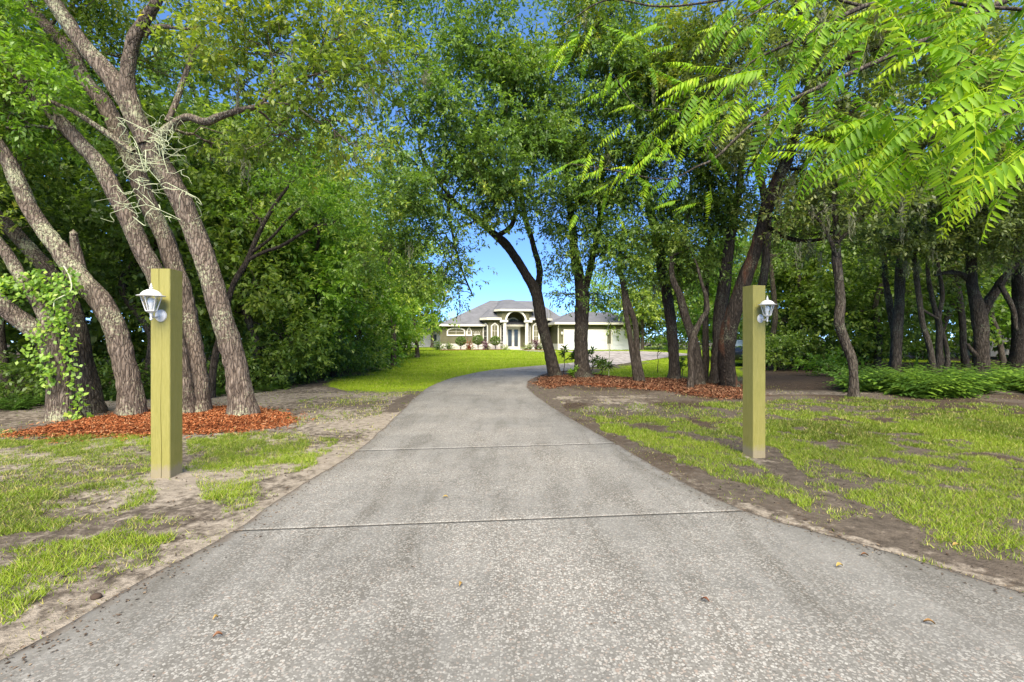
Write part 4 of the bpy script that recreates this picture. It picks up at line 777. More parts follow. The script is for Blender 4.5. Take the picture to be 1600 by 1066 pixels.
BG = [(-11.8, 10.6, 7.5, 1.7, 2.2, LEAF_DEEP, .5, 'dark leafy tree filling the gap left of the ivy-covered oak', .13, .065, GL, 2.2),
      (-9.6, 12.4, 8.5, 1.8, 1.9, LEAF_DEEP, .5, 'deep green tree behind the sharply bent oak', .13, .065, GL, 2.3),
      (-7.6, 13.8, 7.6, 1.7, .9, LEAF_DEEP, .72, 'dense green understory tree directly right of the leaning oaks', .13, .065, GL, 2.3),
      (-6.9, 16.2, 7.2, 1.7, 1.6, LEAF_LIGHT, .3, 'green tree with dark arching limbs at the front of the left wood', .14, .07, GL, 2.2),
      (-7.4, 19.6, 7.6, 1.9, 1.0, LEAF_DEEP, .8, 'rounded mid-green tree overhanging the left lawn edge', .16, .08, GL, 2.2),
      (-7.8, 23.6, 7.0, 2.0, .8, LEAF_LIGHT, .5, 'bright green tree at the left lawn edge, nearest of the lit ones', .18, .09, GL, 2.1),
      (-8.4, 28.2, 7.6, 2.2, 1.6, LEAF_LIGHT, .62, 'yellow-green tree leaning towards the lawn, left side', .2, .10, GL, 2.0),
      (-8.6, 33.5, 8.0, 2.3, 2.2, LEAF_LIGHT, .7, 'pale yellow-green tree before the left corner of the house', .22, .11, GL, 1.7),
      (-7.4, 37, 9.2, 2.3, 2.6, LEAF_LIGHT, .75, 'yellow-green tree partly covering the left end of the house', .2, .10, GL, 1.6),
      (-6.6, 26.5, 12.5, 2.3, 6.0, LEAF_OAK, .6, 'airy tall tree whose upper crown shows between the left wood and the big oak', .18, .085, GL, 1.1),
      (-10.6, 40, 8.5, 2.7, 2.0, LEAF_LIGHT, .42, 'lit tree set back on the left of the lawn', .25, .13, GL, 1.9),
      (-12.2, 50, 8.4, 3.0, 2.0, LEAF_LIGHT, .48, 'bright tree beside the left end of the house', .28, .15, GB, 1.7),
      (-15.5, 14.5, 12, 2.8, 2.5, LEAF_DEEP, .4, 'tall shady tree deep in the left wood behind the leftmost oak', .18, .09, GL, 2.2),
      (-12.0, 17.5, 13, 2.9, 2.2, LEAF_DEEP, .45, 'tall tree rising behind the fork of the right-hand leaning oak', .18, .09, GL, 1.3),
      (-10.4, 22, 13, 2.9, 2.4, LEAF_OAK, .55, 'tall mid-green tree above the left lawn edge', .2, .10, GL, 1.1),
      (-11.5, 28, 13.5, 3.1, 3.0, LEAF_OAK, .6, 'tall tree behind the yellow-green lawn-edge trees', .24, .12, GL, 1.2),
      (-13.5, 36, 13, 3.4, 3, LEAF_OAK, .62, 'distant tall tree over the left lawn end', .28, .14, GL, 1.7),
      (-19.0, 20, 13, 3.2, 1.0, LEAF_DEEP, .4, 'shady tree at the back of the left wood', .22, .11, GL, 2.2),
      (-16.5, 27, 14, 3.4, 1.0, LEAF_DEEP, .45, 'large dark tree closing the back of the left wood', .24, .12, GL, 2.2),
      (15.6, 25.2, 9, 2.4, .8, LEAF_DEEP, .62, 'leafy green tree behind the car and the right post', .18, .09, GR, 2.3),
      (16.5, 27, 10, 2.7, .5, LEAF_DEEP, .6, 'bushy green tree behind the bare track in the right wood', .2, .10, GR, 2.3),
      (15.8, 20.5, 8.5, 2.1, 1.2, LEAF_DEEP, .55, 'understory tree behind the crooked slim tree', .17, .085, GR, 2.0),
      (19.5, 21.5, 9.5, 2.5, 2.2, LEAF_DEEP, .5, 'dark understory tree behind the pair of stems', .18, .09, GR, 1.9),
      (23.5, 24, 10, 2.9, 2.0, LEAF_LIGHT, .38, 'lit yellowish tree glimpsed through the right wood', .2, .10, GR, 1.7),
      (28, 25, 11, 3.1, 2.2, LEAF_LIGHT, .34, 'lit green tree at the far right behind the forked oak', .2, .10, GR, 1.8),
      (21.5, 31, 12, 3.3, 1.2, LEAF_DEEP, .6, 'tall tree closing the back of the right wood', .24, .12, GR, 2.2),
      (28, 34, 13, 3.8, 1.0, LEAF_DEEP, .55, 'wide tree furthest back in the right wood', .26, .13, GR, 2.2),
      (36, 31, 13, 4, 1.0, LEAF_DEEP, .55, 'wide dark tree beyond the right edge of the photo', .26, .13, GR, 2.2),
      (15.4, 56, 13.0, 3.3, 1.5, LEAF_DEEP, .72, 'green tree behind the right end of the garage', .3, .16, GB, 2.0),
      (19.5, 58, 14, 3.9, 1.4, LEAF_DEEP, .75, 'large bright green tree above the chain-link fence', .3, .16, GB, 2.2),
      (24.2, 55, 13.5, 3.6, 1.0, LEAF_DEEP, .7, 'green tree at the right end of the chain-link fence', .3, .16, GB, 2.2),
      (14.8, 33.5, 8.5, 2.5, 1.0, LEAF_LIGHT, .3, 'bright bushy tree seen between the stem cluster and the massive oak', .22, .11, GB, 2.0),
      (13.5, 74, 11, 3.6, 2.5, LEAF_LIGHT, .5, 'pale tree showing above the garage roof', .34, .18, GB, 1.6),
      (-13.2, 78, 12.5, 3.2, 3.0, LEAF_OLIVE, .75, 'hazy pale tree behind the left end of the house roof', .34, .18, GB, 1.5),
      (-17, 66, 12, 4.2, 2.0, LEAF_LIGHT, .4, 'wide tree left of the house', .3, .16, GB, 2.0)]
# visible arching limbs of the tree at the front of the left wood come with its own stems below
for k, (x, y, H, R, low, lm, t0, lab, L, Wd, grp, cov) in enumerate(BG):
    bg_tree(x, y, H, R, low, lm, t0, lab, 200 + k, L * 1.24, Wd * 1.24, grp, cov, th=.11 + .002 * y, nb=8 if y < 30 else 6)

# the woods beyond, read as one mass on each side
def mass(label, boxes, L, Wd, seed, leafm, n):
    r = np.random.default_rng(seed); out = []
    for (x0, x1, y0, y1, h, m) in boxes:
        for _ in range(m):
            c = np.array([r.uniform(x0, x1), r.uniform(y0, y1), r.uniform(.5, h)]); (V, Q, T), _s2 = blob_leaves(r, c, (2.4, 2.4, 2.0), 0, L, Wd, r.uniform(.25, .65), 14, 9, n); out.append((V, Q, T))
    V, Q = merge([(a, b) for a, b, c in out]); o = npmesh('woods', V, Q, leafm, None, False, {'tint': np.concatenate([c for *_, c in out])}); tag(o, label, 'woods', kind='stuff')
mass('shady wood closing off the left side behind the first trees', [(-32, -19, 8, 26, 15, 90), (-26, -15, 26, 48, 15, 80), (-24, -15, 48, 75, 11, 40), (-30, -14, 14, 50, 5, 60)], .37, .22, 71, LEAF_DEEP, 320)
mass('green wood closing off the right side behind the first trees', [(25, 44, 36, 46, 16, 74), (36, 50, 14, 36, 15, 50), (18, 32, 62, 74, 12, 50)], .40, .24, 72, LEAF_DEEP, 340)

# ------------------------------------------------------------------ shrubs, ferns and small plants of the woodland edge
def shrub(x, y, rad, h, leafm, t0, label, seed, group, L=.12, Wd=.06, name='shrub', cat='shrub', cover=2.2):
    r = np.random.default_rng(seed); z0 = float(gz(x, y)); root = empty(name, (x, y, z0), label, cat, group); out = []; tw = []
    for k in range(5):
        a = k * 1.256 + r.uniform(0, .6); c = np.array([x + math.cos(a) * rad * .45, y + math.sin(a) * rad * .45, z0 + h * r.uniform(.38, .66)])
        (V, Q, T), sc = blob_leaves(r, c, (rad * .62, rad * .62, h * .42), cover * .6, L, Wd, t0); out.append((V, Q, T))
        for s in sc[:5]: tw.append(tube_arr(curve(r, np.array([x, y, z0]), s, 6, .1, .1), np.linspace(.014, .004, 6), 4))
    V, Q = merge([(a, b) for a, b, c in out]); o = npmesh('foliage', V, Q, leafm, root, False, {'tint': np.concatenate([c for *_, c in out])}); tag(o, kind='stuff')
    V, Q = merge(tw); npmesh('stems', V, fixdeg(Q), BARK_W, root, True); return root
SH = [(30, 628, 1.0, .9, LEAF_DEEP, .55, 'low dark leafy shrub at the left edge behind the oaks'), (170, 622, .9, .9, LEAF_DEEP, .5, 'low shrub seen between the bent oak and its dark neighbour'), (345, 612, .8, .9, LEAF_DEEP, .5, 'dark shrub between the post and the rightmost leaning oak'),
      (420, 606, .9, 1.0, LEAF_DEEP, .6, 'palmetto-like green shrub just right of the leaning oaks'), (478, 596, 1.0, 1.3, LEAF_DEEP, .62, 'leafy shrub growing round the mossy rock'), (520, 590, 1.1, 1.3, LEAF_DEEP, .5, 'dark green shrub jutting out to the lawn edge'),
      (560, 580, 1.1, 1.4, LEAF_DEEP, .6, 'rounded shrub at the edge of the lawn, left side'), (585, 570, 1.3, 1.6, LEAF_LIGHT, .3, 'bright shrub where the wood meets the far lawn'), (620, 559, 1.3, 1.8, LEAF_DEEP, .6, 'furthest dark shrub along the left lawn edge'),
      (1215, 578, 1.0, 1.6, LEAF_DEEP, .65, 'leafy shrub behind the right lantern post'), (1262, 577, 1.3, 1.9, LEAF_DEEP, .6, 'bushy green shrub beside the bare soil, right wood'), (1300, 588, .8, .9, LEAF_LIGHT, .3, 'low bright shrub left of the crooked slim tree'),
      (1340, 580, 1.1, 1.7, LEAF_DEEP, .65, 'leafy shrub behind the crooked slim tree foot'), (1205, 568, 1.0, 1.4, LEAF_LIGHT, .3, 'light green shrub just right of the post, beside the bare soil')]
for k, (px, py, rad, h, lm, t0, lab) in enumerate(SH):
    p = G(px, py); shrub(p.x, p.y, rad, h, lm, t0, lab, 400 + k, 'shrubs along the edge of the woods', .11 if p.y < 18 else .15, .055 if p.y < 18 else .08)
def fern_arr(r, x, y, z, n, ln):
    vs, ts = [], []
    for _ in range(n):
        a = r.uniform(0, 6.28); L = ln * r.uniform(.6, 1.1); m = 7; t = r.random(); dirx = np.array([math.cos(a), math.sin(a), 0]); s = np.array([-math.sin(a), math.cos(a), 0]); el = r.uniform(.7, 1.7)
        for k in range(m):
            f = (k + .4) / m; p = np.array([x, y, z]) + dirx * L * f + np.array([0, 0, L * (el * f - .85 * f * f)]); w = L * .30 * (1 - f) + .02
            for sg in (-1, 1):
                tip = p + s * sg * w + dirx * w * .5 - np.array([0, 0, w * .25]); bw = dirx * L / m * .38
                vs += [p - bw, p + bw, tip + bw * .3, tip - bw * .3]; ts += [t] * 4
    return vs, ts
r = np.random.default_rng(81); vs, ts = [], []
for _ in range(400):
    px = r.uniform(1325, 1750); p = G(px, 616 + 5 * math.sin(px * .031) + r.normal(0, 2) - abs(r.normal(0, 12)))
    if p.y > 26: continue
    a, b_ = fern_arr(r, p.x, p.y, float(gz(p.x, p.y)), 7, .78); vs += a; ts += b_
o = npmesh('fern_cover', np.array(vs), np.arange(len(vs)).reshape(-1, 4), FERN, None, False, {'tint': np.clip(np.array(ts) * .8 + .1, 0, 1)}); tag(o, 'bright green fern ground cover along the foot of the right wood', 'ferns', kind='stuff')
vs, ts = [], []
for _ in range(330):
    px = r.uniform(-150, 520); base = np.interp(px, [-150, 0, 120, 380, 440, 520], [650, 645, 628, 618, 610, 588]); p = G(px, base - abs(r.normal(0, 9)))
    a, b_ = fern_arr(r, p.x, p.y, float(gz(p.x, p.y)), 6, .34); vs += a; ts += b_
o = npmesh('undergrowth', np.array(vs), np.arange(len(vs)).reshape(-1, 4), FERN, None, False, {'tint': np.clip(np.array(ts) * .55, 0, 1)}); tag(o, 'low green undergrowth along the foot of the left wood', 'undergrowth', kind='stuff')
def spiky(px, py, label, n, L, seed, name='yucca', cat='plant', wd=.05, leafm=None):
    p = G(px, py); r = np.random.default_rng(seed); z0 = float(gz(p.x, p.y)); root = empty(name, (p.x, p.y, z0), label, cat)
    for k in range(n):
        a = r.uniform(0, 6.28); el = r.uniform(.35, 1.45); l = L * r.uniform(.7, 1.1); d = np.array([math.cos(a) * math.cos(el), math.sin(a) * math.cos(el), math.sin(el)]); s = np.array([-math.sin(a), math.cos(a), 0]); vs = []
        for q in range(6):
            f = q / 5; c = np.array([p.x, p.y, z0]) + d * l * f + np.array([0, 0, -.35 * l * f * f * math.cos(el)]); w = wd * (1 - f) ** .7 * (.5 + f) + .002; vs += [c - s * w, c + np.array([0, 0, -w * .35]), c + s * w]
        Q = [[3 * q + e, 3 * q + e + 1, 3 * q + e + 4, 3 * q + e + 3] for q in range(5) for e in (0, 1)]
        npmesh('leaf', np.array(vs), Q, leafm or FERN, root, True, {'tint': np.full(len(vs), r.uniform(.2, .6))})
    return root
spiky(1433, 592, 'spiky strap-leaved plant in the ferns between the right-hand stems', 16, 1.0, 1)
spiky(1487, 590, 'smaller strap-leaved plant behind the slim double stem', 9, .75, 2)
spiky(1150, 598, 'small spiky plant at the foot of the massive oak', 9, .42, 3, wd=.022)
def palmetto(px, py, label, seed, sz=.5):
    p = G(px, py); r = np.random.default_rng(seed); z0 = float(gz(p.x, p.y)); root = empty('palmetto', (p.x, p.y, z0), label, 'plant', 'palmettos in the left wood')
    for k in range(7):
        a = r.uniform(0, 6.28); l = sz * r.uniform(.8, 1.5); c = np.array([p.x + math.cos(a) * l * .5, p.y + math.sin(a) * l * .5, z0 + l]); vs = []; tl = r.uniform(.3, 1.0)
        u = np.array([math.cos(a) * math.cos(tl), math.sin(a) * math.cos(tl), math.sin(tl)]); s = np.array([-math.sin(a), math.cos(a), 0])
        for q in range(16):
            b_ = (q / 15 - .5) * 3.9; d = u * math.cos(b_) + s * math.sin(b_); d2 = u * math.cos(b_ + .1) + s * math.sin(b_ + .1); d0 = u * math.cos(b_ - .1) + s * math.sin(b_ - .1); Lk = sz * .75
            vs += [c, c + d0 * Lk * .5, c + d * Lk - np.array([0, 0, .12 * Lk]), c + d2 * Lk * .5]
        npmesh('leaf', np.array(vs), np.arange(64).reshape(-1, 4), FERN, root, False, {'tint': np.full(64, r.uniform(.1, .6))})
        V, Q = tube_arr(curve(r, (p.x, p.y, z0), c, 6, .05, .03), np.full(6, .008), 5); npmesh('stalk', V, fixdeg(Q), BARK_W, root, True)
palmetto(405, 600, 'fan-leaved palmetto right beside the rightmost leaning oak', 1); palmetto(432, 596, 'fan-leaved palmetto near the mossy rock', 2, .55); palmetto(35, 590, 'fan-leaved palmetto in the shade at the left edge', 3)
# mossy rocks
def rock(px, py, sx, sz, label, seed, mt=None):
    p = G(px, py); r = np.random.default_rng(seed); bm = bmesh.new(); bmesh.ops.create_icosphere(bm, subdivisions=3, radius=1)
    for v in bm.verts:
        n_ = v.co.normalized(); k = 1 + .35 * float(fbm(n_.x * 1.6 + seed, n_.y * 1.6 + n_.z, seed)) - .2; v.co = Vector((n_.x * sx * k, n_.y * sx * .8 * k, n_.z * sz * k + sz * .55))
    me = bpy.data.meshes.new('rock'); bm.to_mesh(me); bm.free()
    for f in me.polygons: f.use_smooth = True
    o = link('rock', me, None, mt or ROCK); o.location = (p.x, p.y, float(gz(p.x, p.y))); return tag(o, label, 'rock')
rock(476, 592, .42, .75, 'tall rounded mossy rock at the edge of the left wood', 3); rock(450, 598, .28, .45, 'smaller brown rock left of the mossy one', 5)
rock(150, 933, .028, .016, 'dark clod of earth on the sand at the left driveway edge', 7, CLOD); rock(1408, 875, .032, .02, 'small dark stone at the right driveway edge', 8)

# saplings in the rust-brown mulch
def sapling(px, py, h, label, seed, whorl=10, L=.2, spread=.35, leafm=None, name='sapling'):
    p = G(px, py); r = np.random.default_rng(seed); z0 = float(gz(p.x, p.y)) + .04; root = empty(name, (p.x, p.y, z0), label, 'sapling'); out = []; tw = []
    top = np.array([p.x, p.y, z0 + h]); tw.append(tube_arr(curve(r, (p.x, p.y, z0 - .04), top, 8, 0, .05), np.linspace(.018, .008, 8), 6)); ends = [top]
    for k in range(4):
        a = r.uniform(0, 6.28); b_ = np.array([p.x, p.y, z0 + h * r.uniform(.25, .7)]); e = b_ + np.array([math.cos(a) * spread, math.sin(a) * spread * .6, spread * r.uniform(.1, .8)]); ends.append(e); tw.append(tube_arr(curve(r, b_, e, 5, .1, .05), np.linspace(.010, .005, 5), 5))
    for e in ends:
        n_ = whorl * 2; d = sph(r, n_) * np.array([1, 1, .7]) + np.array([0, 0, .25]); up = np.array([0, 0, 1.]) + sph(r, n_) * .4
        out.append(leaf_arr(np.repeat(e[None], n_, 0) + sph(r, n_) * .03, d, up, L * r.uniform(.6, 1.1, n_), L * .26 * r.uniform(.8, 1.2, n_), np.clip(r.normal(.5, .15, n_), 0, 1)))
    V, Q = merge([(a, b) for a, b, c in out]); o = npmesh('foliage', V, Q, leafm or LEAF_DEEP, root, False, {'tint': np.concatenate([c for *_, c in out])}); tag(o, kind='stuff')
    V, Q = merge(tw); npmesh('stem', V, fixdeg(Q), BARK_W, root, True)
sapling(882, 588, 1.05, 'young broad-leaved sapling between the leaning oak and the straight oak', 1, 14, .26, .42)
sapling(926, 588, .95, 'sapling with upright strap leaves right of the straight oak', 2, 9, .30, .35); sapling(940, 590, .5, 'short drooping sapling leaning right of the straight oak', 3, 10, .32, .3)
sapling(900, 595, .35, 'low bright sapling at the foot of the straight oak', 4, 14, .16, .2, LEAF_LIGHT); sapling(1066, 590, .6, 'leafy seedling beside the tall mossy oak', 5, 16, .18, .3, LEAF_DEEP)
sapling(1028, 582, 1.3, 'slim sapling with bright leaves left of the tall mossy oak', 6, 12, .22, .6, LEAF_LIGHT)
p = G(951, 590); rt = empty('young_tree', (p.x, p.y, 0.03), 'bare thin young tree in front of the garage driveway', 'tree'); r = np.random.default_rng(4)
q = np.array([P(951, 592, p.y)[:], P(952, 545, p.y)[:], P(949, 520, p.y)[:], P(955, 480, p.y)[:], P(952, 450, p.y)[:], P(958, 420, p.y)[:]]); q[0, 2] = .0
V, Q = tube_arr(smooth_path(q, 50), np.linspace(.012, .006, 50), 6); npmesh('trunk', V, fixdeg(Q), LICHEN, rt, True)
(V, Q, T), _x = blob_leaves(r, np.array(P(953, 500, p.y)[:]), (.18, .18, .7), 0, .08, .035, .3, 8, 6, 90); o = npmesh('foliage', V, Q, LEAF_OAK, rt, False, {'tint': T}); tag(o, kind='stuff')

# ------------------------------------------------------------------ the house, in its own coordinates (u right along the front, v back), turned 8.5 degrees
HO = Vector((.45, 58.0, .30)); HR = math.radians(8.5); hc, hs = math.cos(HR), math.sin(HR)
house = empty('house', HO, 'olive stucco bungalow with grey hip roof, white arched entrance and attached garage', 'house', rz=HR)
def U(px, v=0.0):
    k = (px - CX) / F; return (k * (HO.y + v * hc) - HO.x + v * hs) / (hc - k * hs)
def ZZ(py, px, v=0.0):
    u = U(px, v); d = HO.y + u * hs + v * hc; return CZ - (py - HY) / F * d - HO.z
def part(mb, name, m, parent=None, **kw): return mb.build(name, m, parent or house, **kw)
def arch_pts(x0, x1, z0, zs, zt, n=10, pointed=False):
    """outline (x, z): rectangle with a round or pointed head"""
    c = (x0 + x1) / 2; hw = (x1 - x0) / 2; pts = [(x0, z0), (x1, z0)]
    for k in range(n + 1):
        a = math.pi * k / n
        if pointed:
            f = k / n; x = x1 + (x0 - x1) * f; e = 1 - abs(2 * f - 1); z = zs + (zt - zs) * (1 - (1 - e) ** 1.6) * (.72 + .28 * e)
        else: x = c + hw * math.cos(a); z = zs + (zt - zs) * math.sin(a)
        pts.append((x, z))
    return pts
def ring(mb, outer, inner, y0, y1):
    n = len(outer)
    vs = [(x, y0, z) for x, z in outer] + [(x, y0, z) for x, z in inner] + [(x, y1, z) for x, z in outer] + [(x, y1, z) for x, z in inner]
    fs = []
    for i in range(n):
        j = (i + 1) % n; fs += [(i, j, n + j, n + i), (2 * n + i, 3 * n + i, 3 * n + j, 2 * n + j), (i, 2 * n + i, 2 * n + j, j), (n + i, n + j, 3 * n + j, 3 * n + i)]
    return mb.add(vs, fs)
def window(x0, x1, z0, zs, zt, v, pointed=True, tr=.16, bars=3, frame_rot=None, panem=None):
    m = MB(); o_ = arch_pts(x0, x1, z0, zs, zt, 12, pointed); i_ = arch_pts(x0 + tr, x1 - tr, z0 + tr, zs, zt - tr * 1.2, 12, pointed); ring(m, o_, i_, v - .09, v + .02)
    f = part(m, 'window', TRIM)
    q = MB().extr(i_, v + .005, v + .03); q.build('pane', panem or PANE, f)
    mt = MB(); c = (x0 + x1) / 2; mt.box(c - .015, c + .015, v - .02, v + .0, z0 + tr, zt - tr * 1.3)
    for k in range(1, bars + 1):
        z = z0 + tr + (zs - z0 - tr) * k / bars; mt.box(x0 + tr, x1 - tr, v - .022, v - .002, z - .016, z + .016)
    mt.build('glazing_bars', TRIM, f); return f
# volumes
lw0, lw1 = U(688, 2), U(762, 2); zE = ZZ(508, 720, 2)
bay0, bay1 = U(753, .8), U(858, .8); zB = ZZ(500, 770, .8); tw0, tw1 = U(777.5, .3), U(833, .3); zT = ZZ(486.5, 806, .3)
gar0, gar1 = U(873, -2.2), U(1001, -2.2); zG = ZZ(507, 900, -2.2)
ent = .45                                          # inner half-gap helper
HB = .72                                           # height of the white base
doorL, doorR = U(791.5, 2.6), U(811.5, 2.6)
w = MB(); w.box(lw0, lw1, 2, 14, HB, zE); part(w, 'left_wing_wall', STUCCO)
part(MB().box(lw0 - .04, lw1, 1.95, 14.04, -.3, HB), 'white_base', BASEW)
# bay left of the entrance (angled, flat, angled) and right of it
cL, cR = U(789, .3), U(823.5, .3)
def bay(us, vs_, z0, z1, m, name, grow=0):
    pts = [(u, v - grow) for u, v in zip(us, vs_)] + [(us[-1], 6), (us[0], 6)]; mb = MB(); n_ = len(pts)
    mb.add([(u, v, z0) for u, v in pts] + [(u, v, z1) for u, v in pts], [tuple(range(n_)), tuple(range(2 * n_ - 1, n_ - 1, -1))] + [(i, (i + 1) % n_, (i + 1) % n_ + n_, i + n_) for i in range(n_)]); return part(mb, name, m)
eL = cL + .0; eR = cR - .0
LB = ([U(754, 2), U(763.5, .9), U(781, .9), U(789.5, 2.0)], [2.0, .9, .9, 2.0]); RB = ([U(823, 2.0), U(829.5, .9), U(845.5, .9), U(857, 2)], [2.0, .9, .9, 2.0])
bay(*LB, HB, zB, STUCCO, 'left_bay_wall'); bay(*LB, -.3, HB, BASEW, 'white_base', .05)
bay(*RB, HB, zB, STUCCO, 'right_bay_wall'); bay(*RB, -.3, HB, BASEW, 'white_base', .05)
mid0 = U(845, 3); part(MB().box(RB[0][-1] - .3, gar0 + .1, 3.0, 14, HB, zG - .05), 'link_wall', STUCCO); part(MB().box(RB[0][-1] - .3, gar0 + .06, 2.95, 13, -.3, HB), 'white_base', BASEW)
part(MB().box(gar0, gar1, -2.2, 10, HB, zG), 'garage_wall', STUCCO); part(MB().box(gar0 - .04, gar1 + .04, -2.25, 10, -.3, HB), 'white_base', BASEW)
# tower front with the round opening
ac = U(806, .3); R0 = U(820.5, .3) - ac; R0 = max(R0, .9); zs = ZZ(501, 806, .3); zc = zs + R0
pts_o = [(tw0, zs)]; arc = [(ac - R0 * math.cos(math.pi * k / 18), zs + R0 * .96 * math.sin(math.pi * k / 18)) for k in range(19)]
m = MB()
for k in range(18):
    (a0, b0), (a1, b1) = arc[k], arc[k + 1]; m.add([(a0, .3, b0), (a1, .3, b1), (a1, .3, zT), (a0, .3, zT), (a0, 2.6, b0), (a1, 2.6, b1), (a1, 2.6, zT), (a0, 2.6, zT)], [(0, 1, 2, 3), (4, 7, 6, 5), (0, 4, 5, 1), (3, 2, 6, 7)])
m.box(tw0 + .55, ac - R0 - .001, .3, 2.6, zs, zT).box(ac + R0 + .001, tw1 - .55, .3, 2.6, zs, zT)
m.add([(tw0, 1.0, zs - .2), (tw0 + .55, .3, zs - .2), (tw0 + .55, 2.6, zs - .2), (tw0, 2.6, zs - .2), (tw0, 1.0, zT), (tw0 + .55, .3, zT), (tw0 + .55, 2.6, zT), (tw0, 2.6, zT)], [(0, 1, 2, 3), (4, 7, 6, 5), (0, 4, 5, 1), (1, 5, 6, 2), (2, 6, 7, 3), (3, 7, 4, 0)])
m.add([(tw1, 1.0, zs - .2), (tw1 - .55, .3, zs - .2), (tw1 - .55, 2.6, zs - .2), (tw1, 2.6, zs - .2), (tw1, 1.0, zT), (tw1 - .55, .3, zT), (tw1 - .55, 2.6, zT), (tw1, 2.6, zT)], [(0, 3, 2, 1), (4, 5, 6, 7), (0, 1, 5, 4), (1, 2, 6, 5), (2, 3, 7, 6), (3, 0, 4, 7)])
part(m, 'entrance_tower_wall', STUCCO)
m = MB(); n_ = 20; oo = [(ac - (R0 + .17) * math.cos(math.pi * k / n_), zs + (R0 * .96 + .17) * math.sin(math.pi * k / n_)) for k in range(n_ + 1)]; ii = [(ac - (R0 - .03) * math.cos(math.pi * k / n_), zs + (R0 * .96 - .03) * math.sin(math.pi * k / n_)) for k in range(n_ + 1)]
ring(m, oo, ii, .18, .42); m.box(ac - .09, ac + .09, .13, .3, zs + R0 * .96 - .05, zs + R0 * .96 + .3); part(m, 'arch_trim', TRIM)
for x in (cL, cR):
    m = MB(); m.lathe([(.27, .0), (.27, .25), (.22, .3), (.235, .4), (.205, zs - .45), (.205, zs - .36), (.26, zs - .28), (.27, zs - .2)], 16, (x, .45)); cc = part(m, 'column', TRIM, smooth=False)
    MB().box(x - .33, x + .33, .12, .78, -.3, .12).build('plinth', TRIM, cc)
    MB().box(x - .36, x + .36, .1, .85, zs - .2, zs + .0).build('capital', TRIM, cc)
part(MB().box(U(781, .5), ac - R0 - .02, .16, 1.1, zs - .22, zs + .04), 'cornice', TRIM); part(MB().box(ac + R0 + .02, U(831, .5), .16, 1.1, zs - .22, zs + .04), 'cornice', TRIM)
# recessed entrance: back wall, floor, double door with fanlight
part(MB().box(LB[0][-1] - .05, RB[0][0] + .05, 2.62, 2.8, -.1, zT - .1), 'porch_wall', STUCCO); part(MB().box(LB[0][-1] - .1, RB[0][0] + .1, -.2, 2.7, -.3, .06), 'porch_floor', BASEW)
dz = .06; dc = (doorL + doorR) / 2; hw = (doorR - doorL) / 2; dh = ZZ(513, 802, 2.6); fr = MB()
fr.box(doorL - .1, doorL + .03, 2.5, 2.62, dz, dh).box(doorR - .03, doorR + .1, 2.5, 2.62, dz, dh).box(doorL - .1, doorR + .1, 2.48, 2.62, dh, dh + .22); part(fr, 'door_frame', TRIM)
for s, (a, b_) in enumerate(((doorL + .04, dc - .01), (dc + .01, doorR - .04))):
    d = MB(); d.box(a, a + .14, 2.55, 2.61, dz, dh - .01).box(b_ - .14, b_, 2.55, 2.61, dz, dh - .01).box(a + .14, b_ - .14, 2.55, 2.61, dz, dz + .28).box(a + .14, b_ - .14, 2.55, 2.61, dh - .16, dh - .01); dd_ = part(d, 'front_door', TRIM)
    MB().box(a + .14, b_ - .14, 2.575, 2.59, dz + .28, dh - .16).build('door_glass', PANE, dd_); MB().box((b_ - .1) if s == 0 else (a + .04), (b_ - .05) if s == 0 else (a + .1), 2.49, 2.55, 1.0, 1.12).build('door_handle', GALV, dd_)
fh = ZZ(497.5, 802, 2.6); fo = arch_pts(doorL - .1, doorR + .1, dh + .22, dh + .24, fh + .1, 18); fi = arch_pts(doorL + .03, doorR - .03, dh + .26, dh + .28, fh - .06, 18); m = MB(); ring(m, fo, fi, 2.5, 2.62); fl = part(m, 'fanlight', TRIM); MB().extr(fi, 2.58, 2.6).build('pane', PANE, fl)
m = MB(); zb = dh + .27; rr = hw - .05; zk = (fh - .06 - zb) / rr
for k in range(1, 6):
    a = math.pi * k / 6; m.tube([(dc, 2.56, zb), (dc + rr * math.cos(a), 2.56, zb + rr * zk * math.sin(a))], .014, 4)
for rf in (.35, .68): m.tube([(dc + rr * rf * math.cos(math.pi * k / 12), 2.56, zb + rr * zk * rf * math.sin(math.pi * k / 12)) for k in range(13)], .014, 4)
m.build('glazing_bars', TRIM, fl)
# windows
window(U(767, .9), U(779, .9), .82, ZZ(509, 772, .9), ZZ(504.5, 772, .9), .9, panem=BLIND); window(U(832, .9), U(843, .9), .82, ZZ(509, 838, .9), ZZ(504.5, 838, .9), .9, panem=BLIND)
def side_window(a, b_, z0, zs_, zt, name='window'):
    """window on an angled bay wall from point a to point b (u, v)"""
    L = math.hypot(b_[0] - a[0], b_[1] - a[1]); ang = math.atan2(b_[1] - a[1], b_[0] - a[0]); o_ = arch_pts(.12, L - .12, z0, zs_, zt, 12, True); i_ = arch_pts(.27, L - .27, z0 + .16, zs_, zt - .2, 12, True); m = MB(); ring(m, o_, i_, -.08, .03)
    f = part(m, 'window', TRIM); f.location = (a[0], a[1], 0); f.rotation_euler = (0, 0, ang); MB().extr(i_, .0, .02).build('pane', PANE, f)
    mt = MB()
    for k in range(1, 4): mt.box(.27, L - .27, -.02, -.001, z0 + .16 + (zs_ - z0 - .16) * k / 3 - .016, z0 + .16 + (zs_ - z0 - .16) * k / 3 + .016)
    mt.build('glazing_bars', TRIM, f)
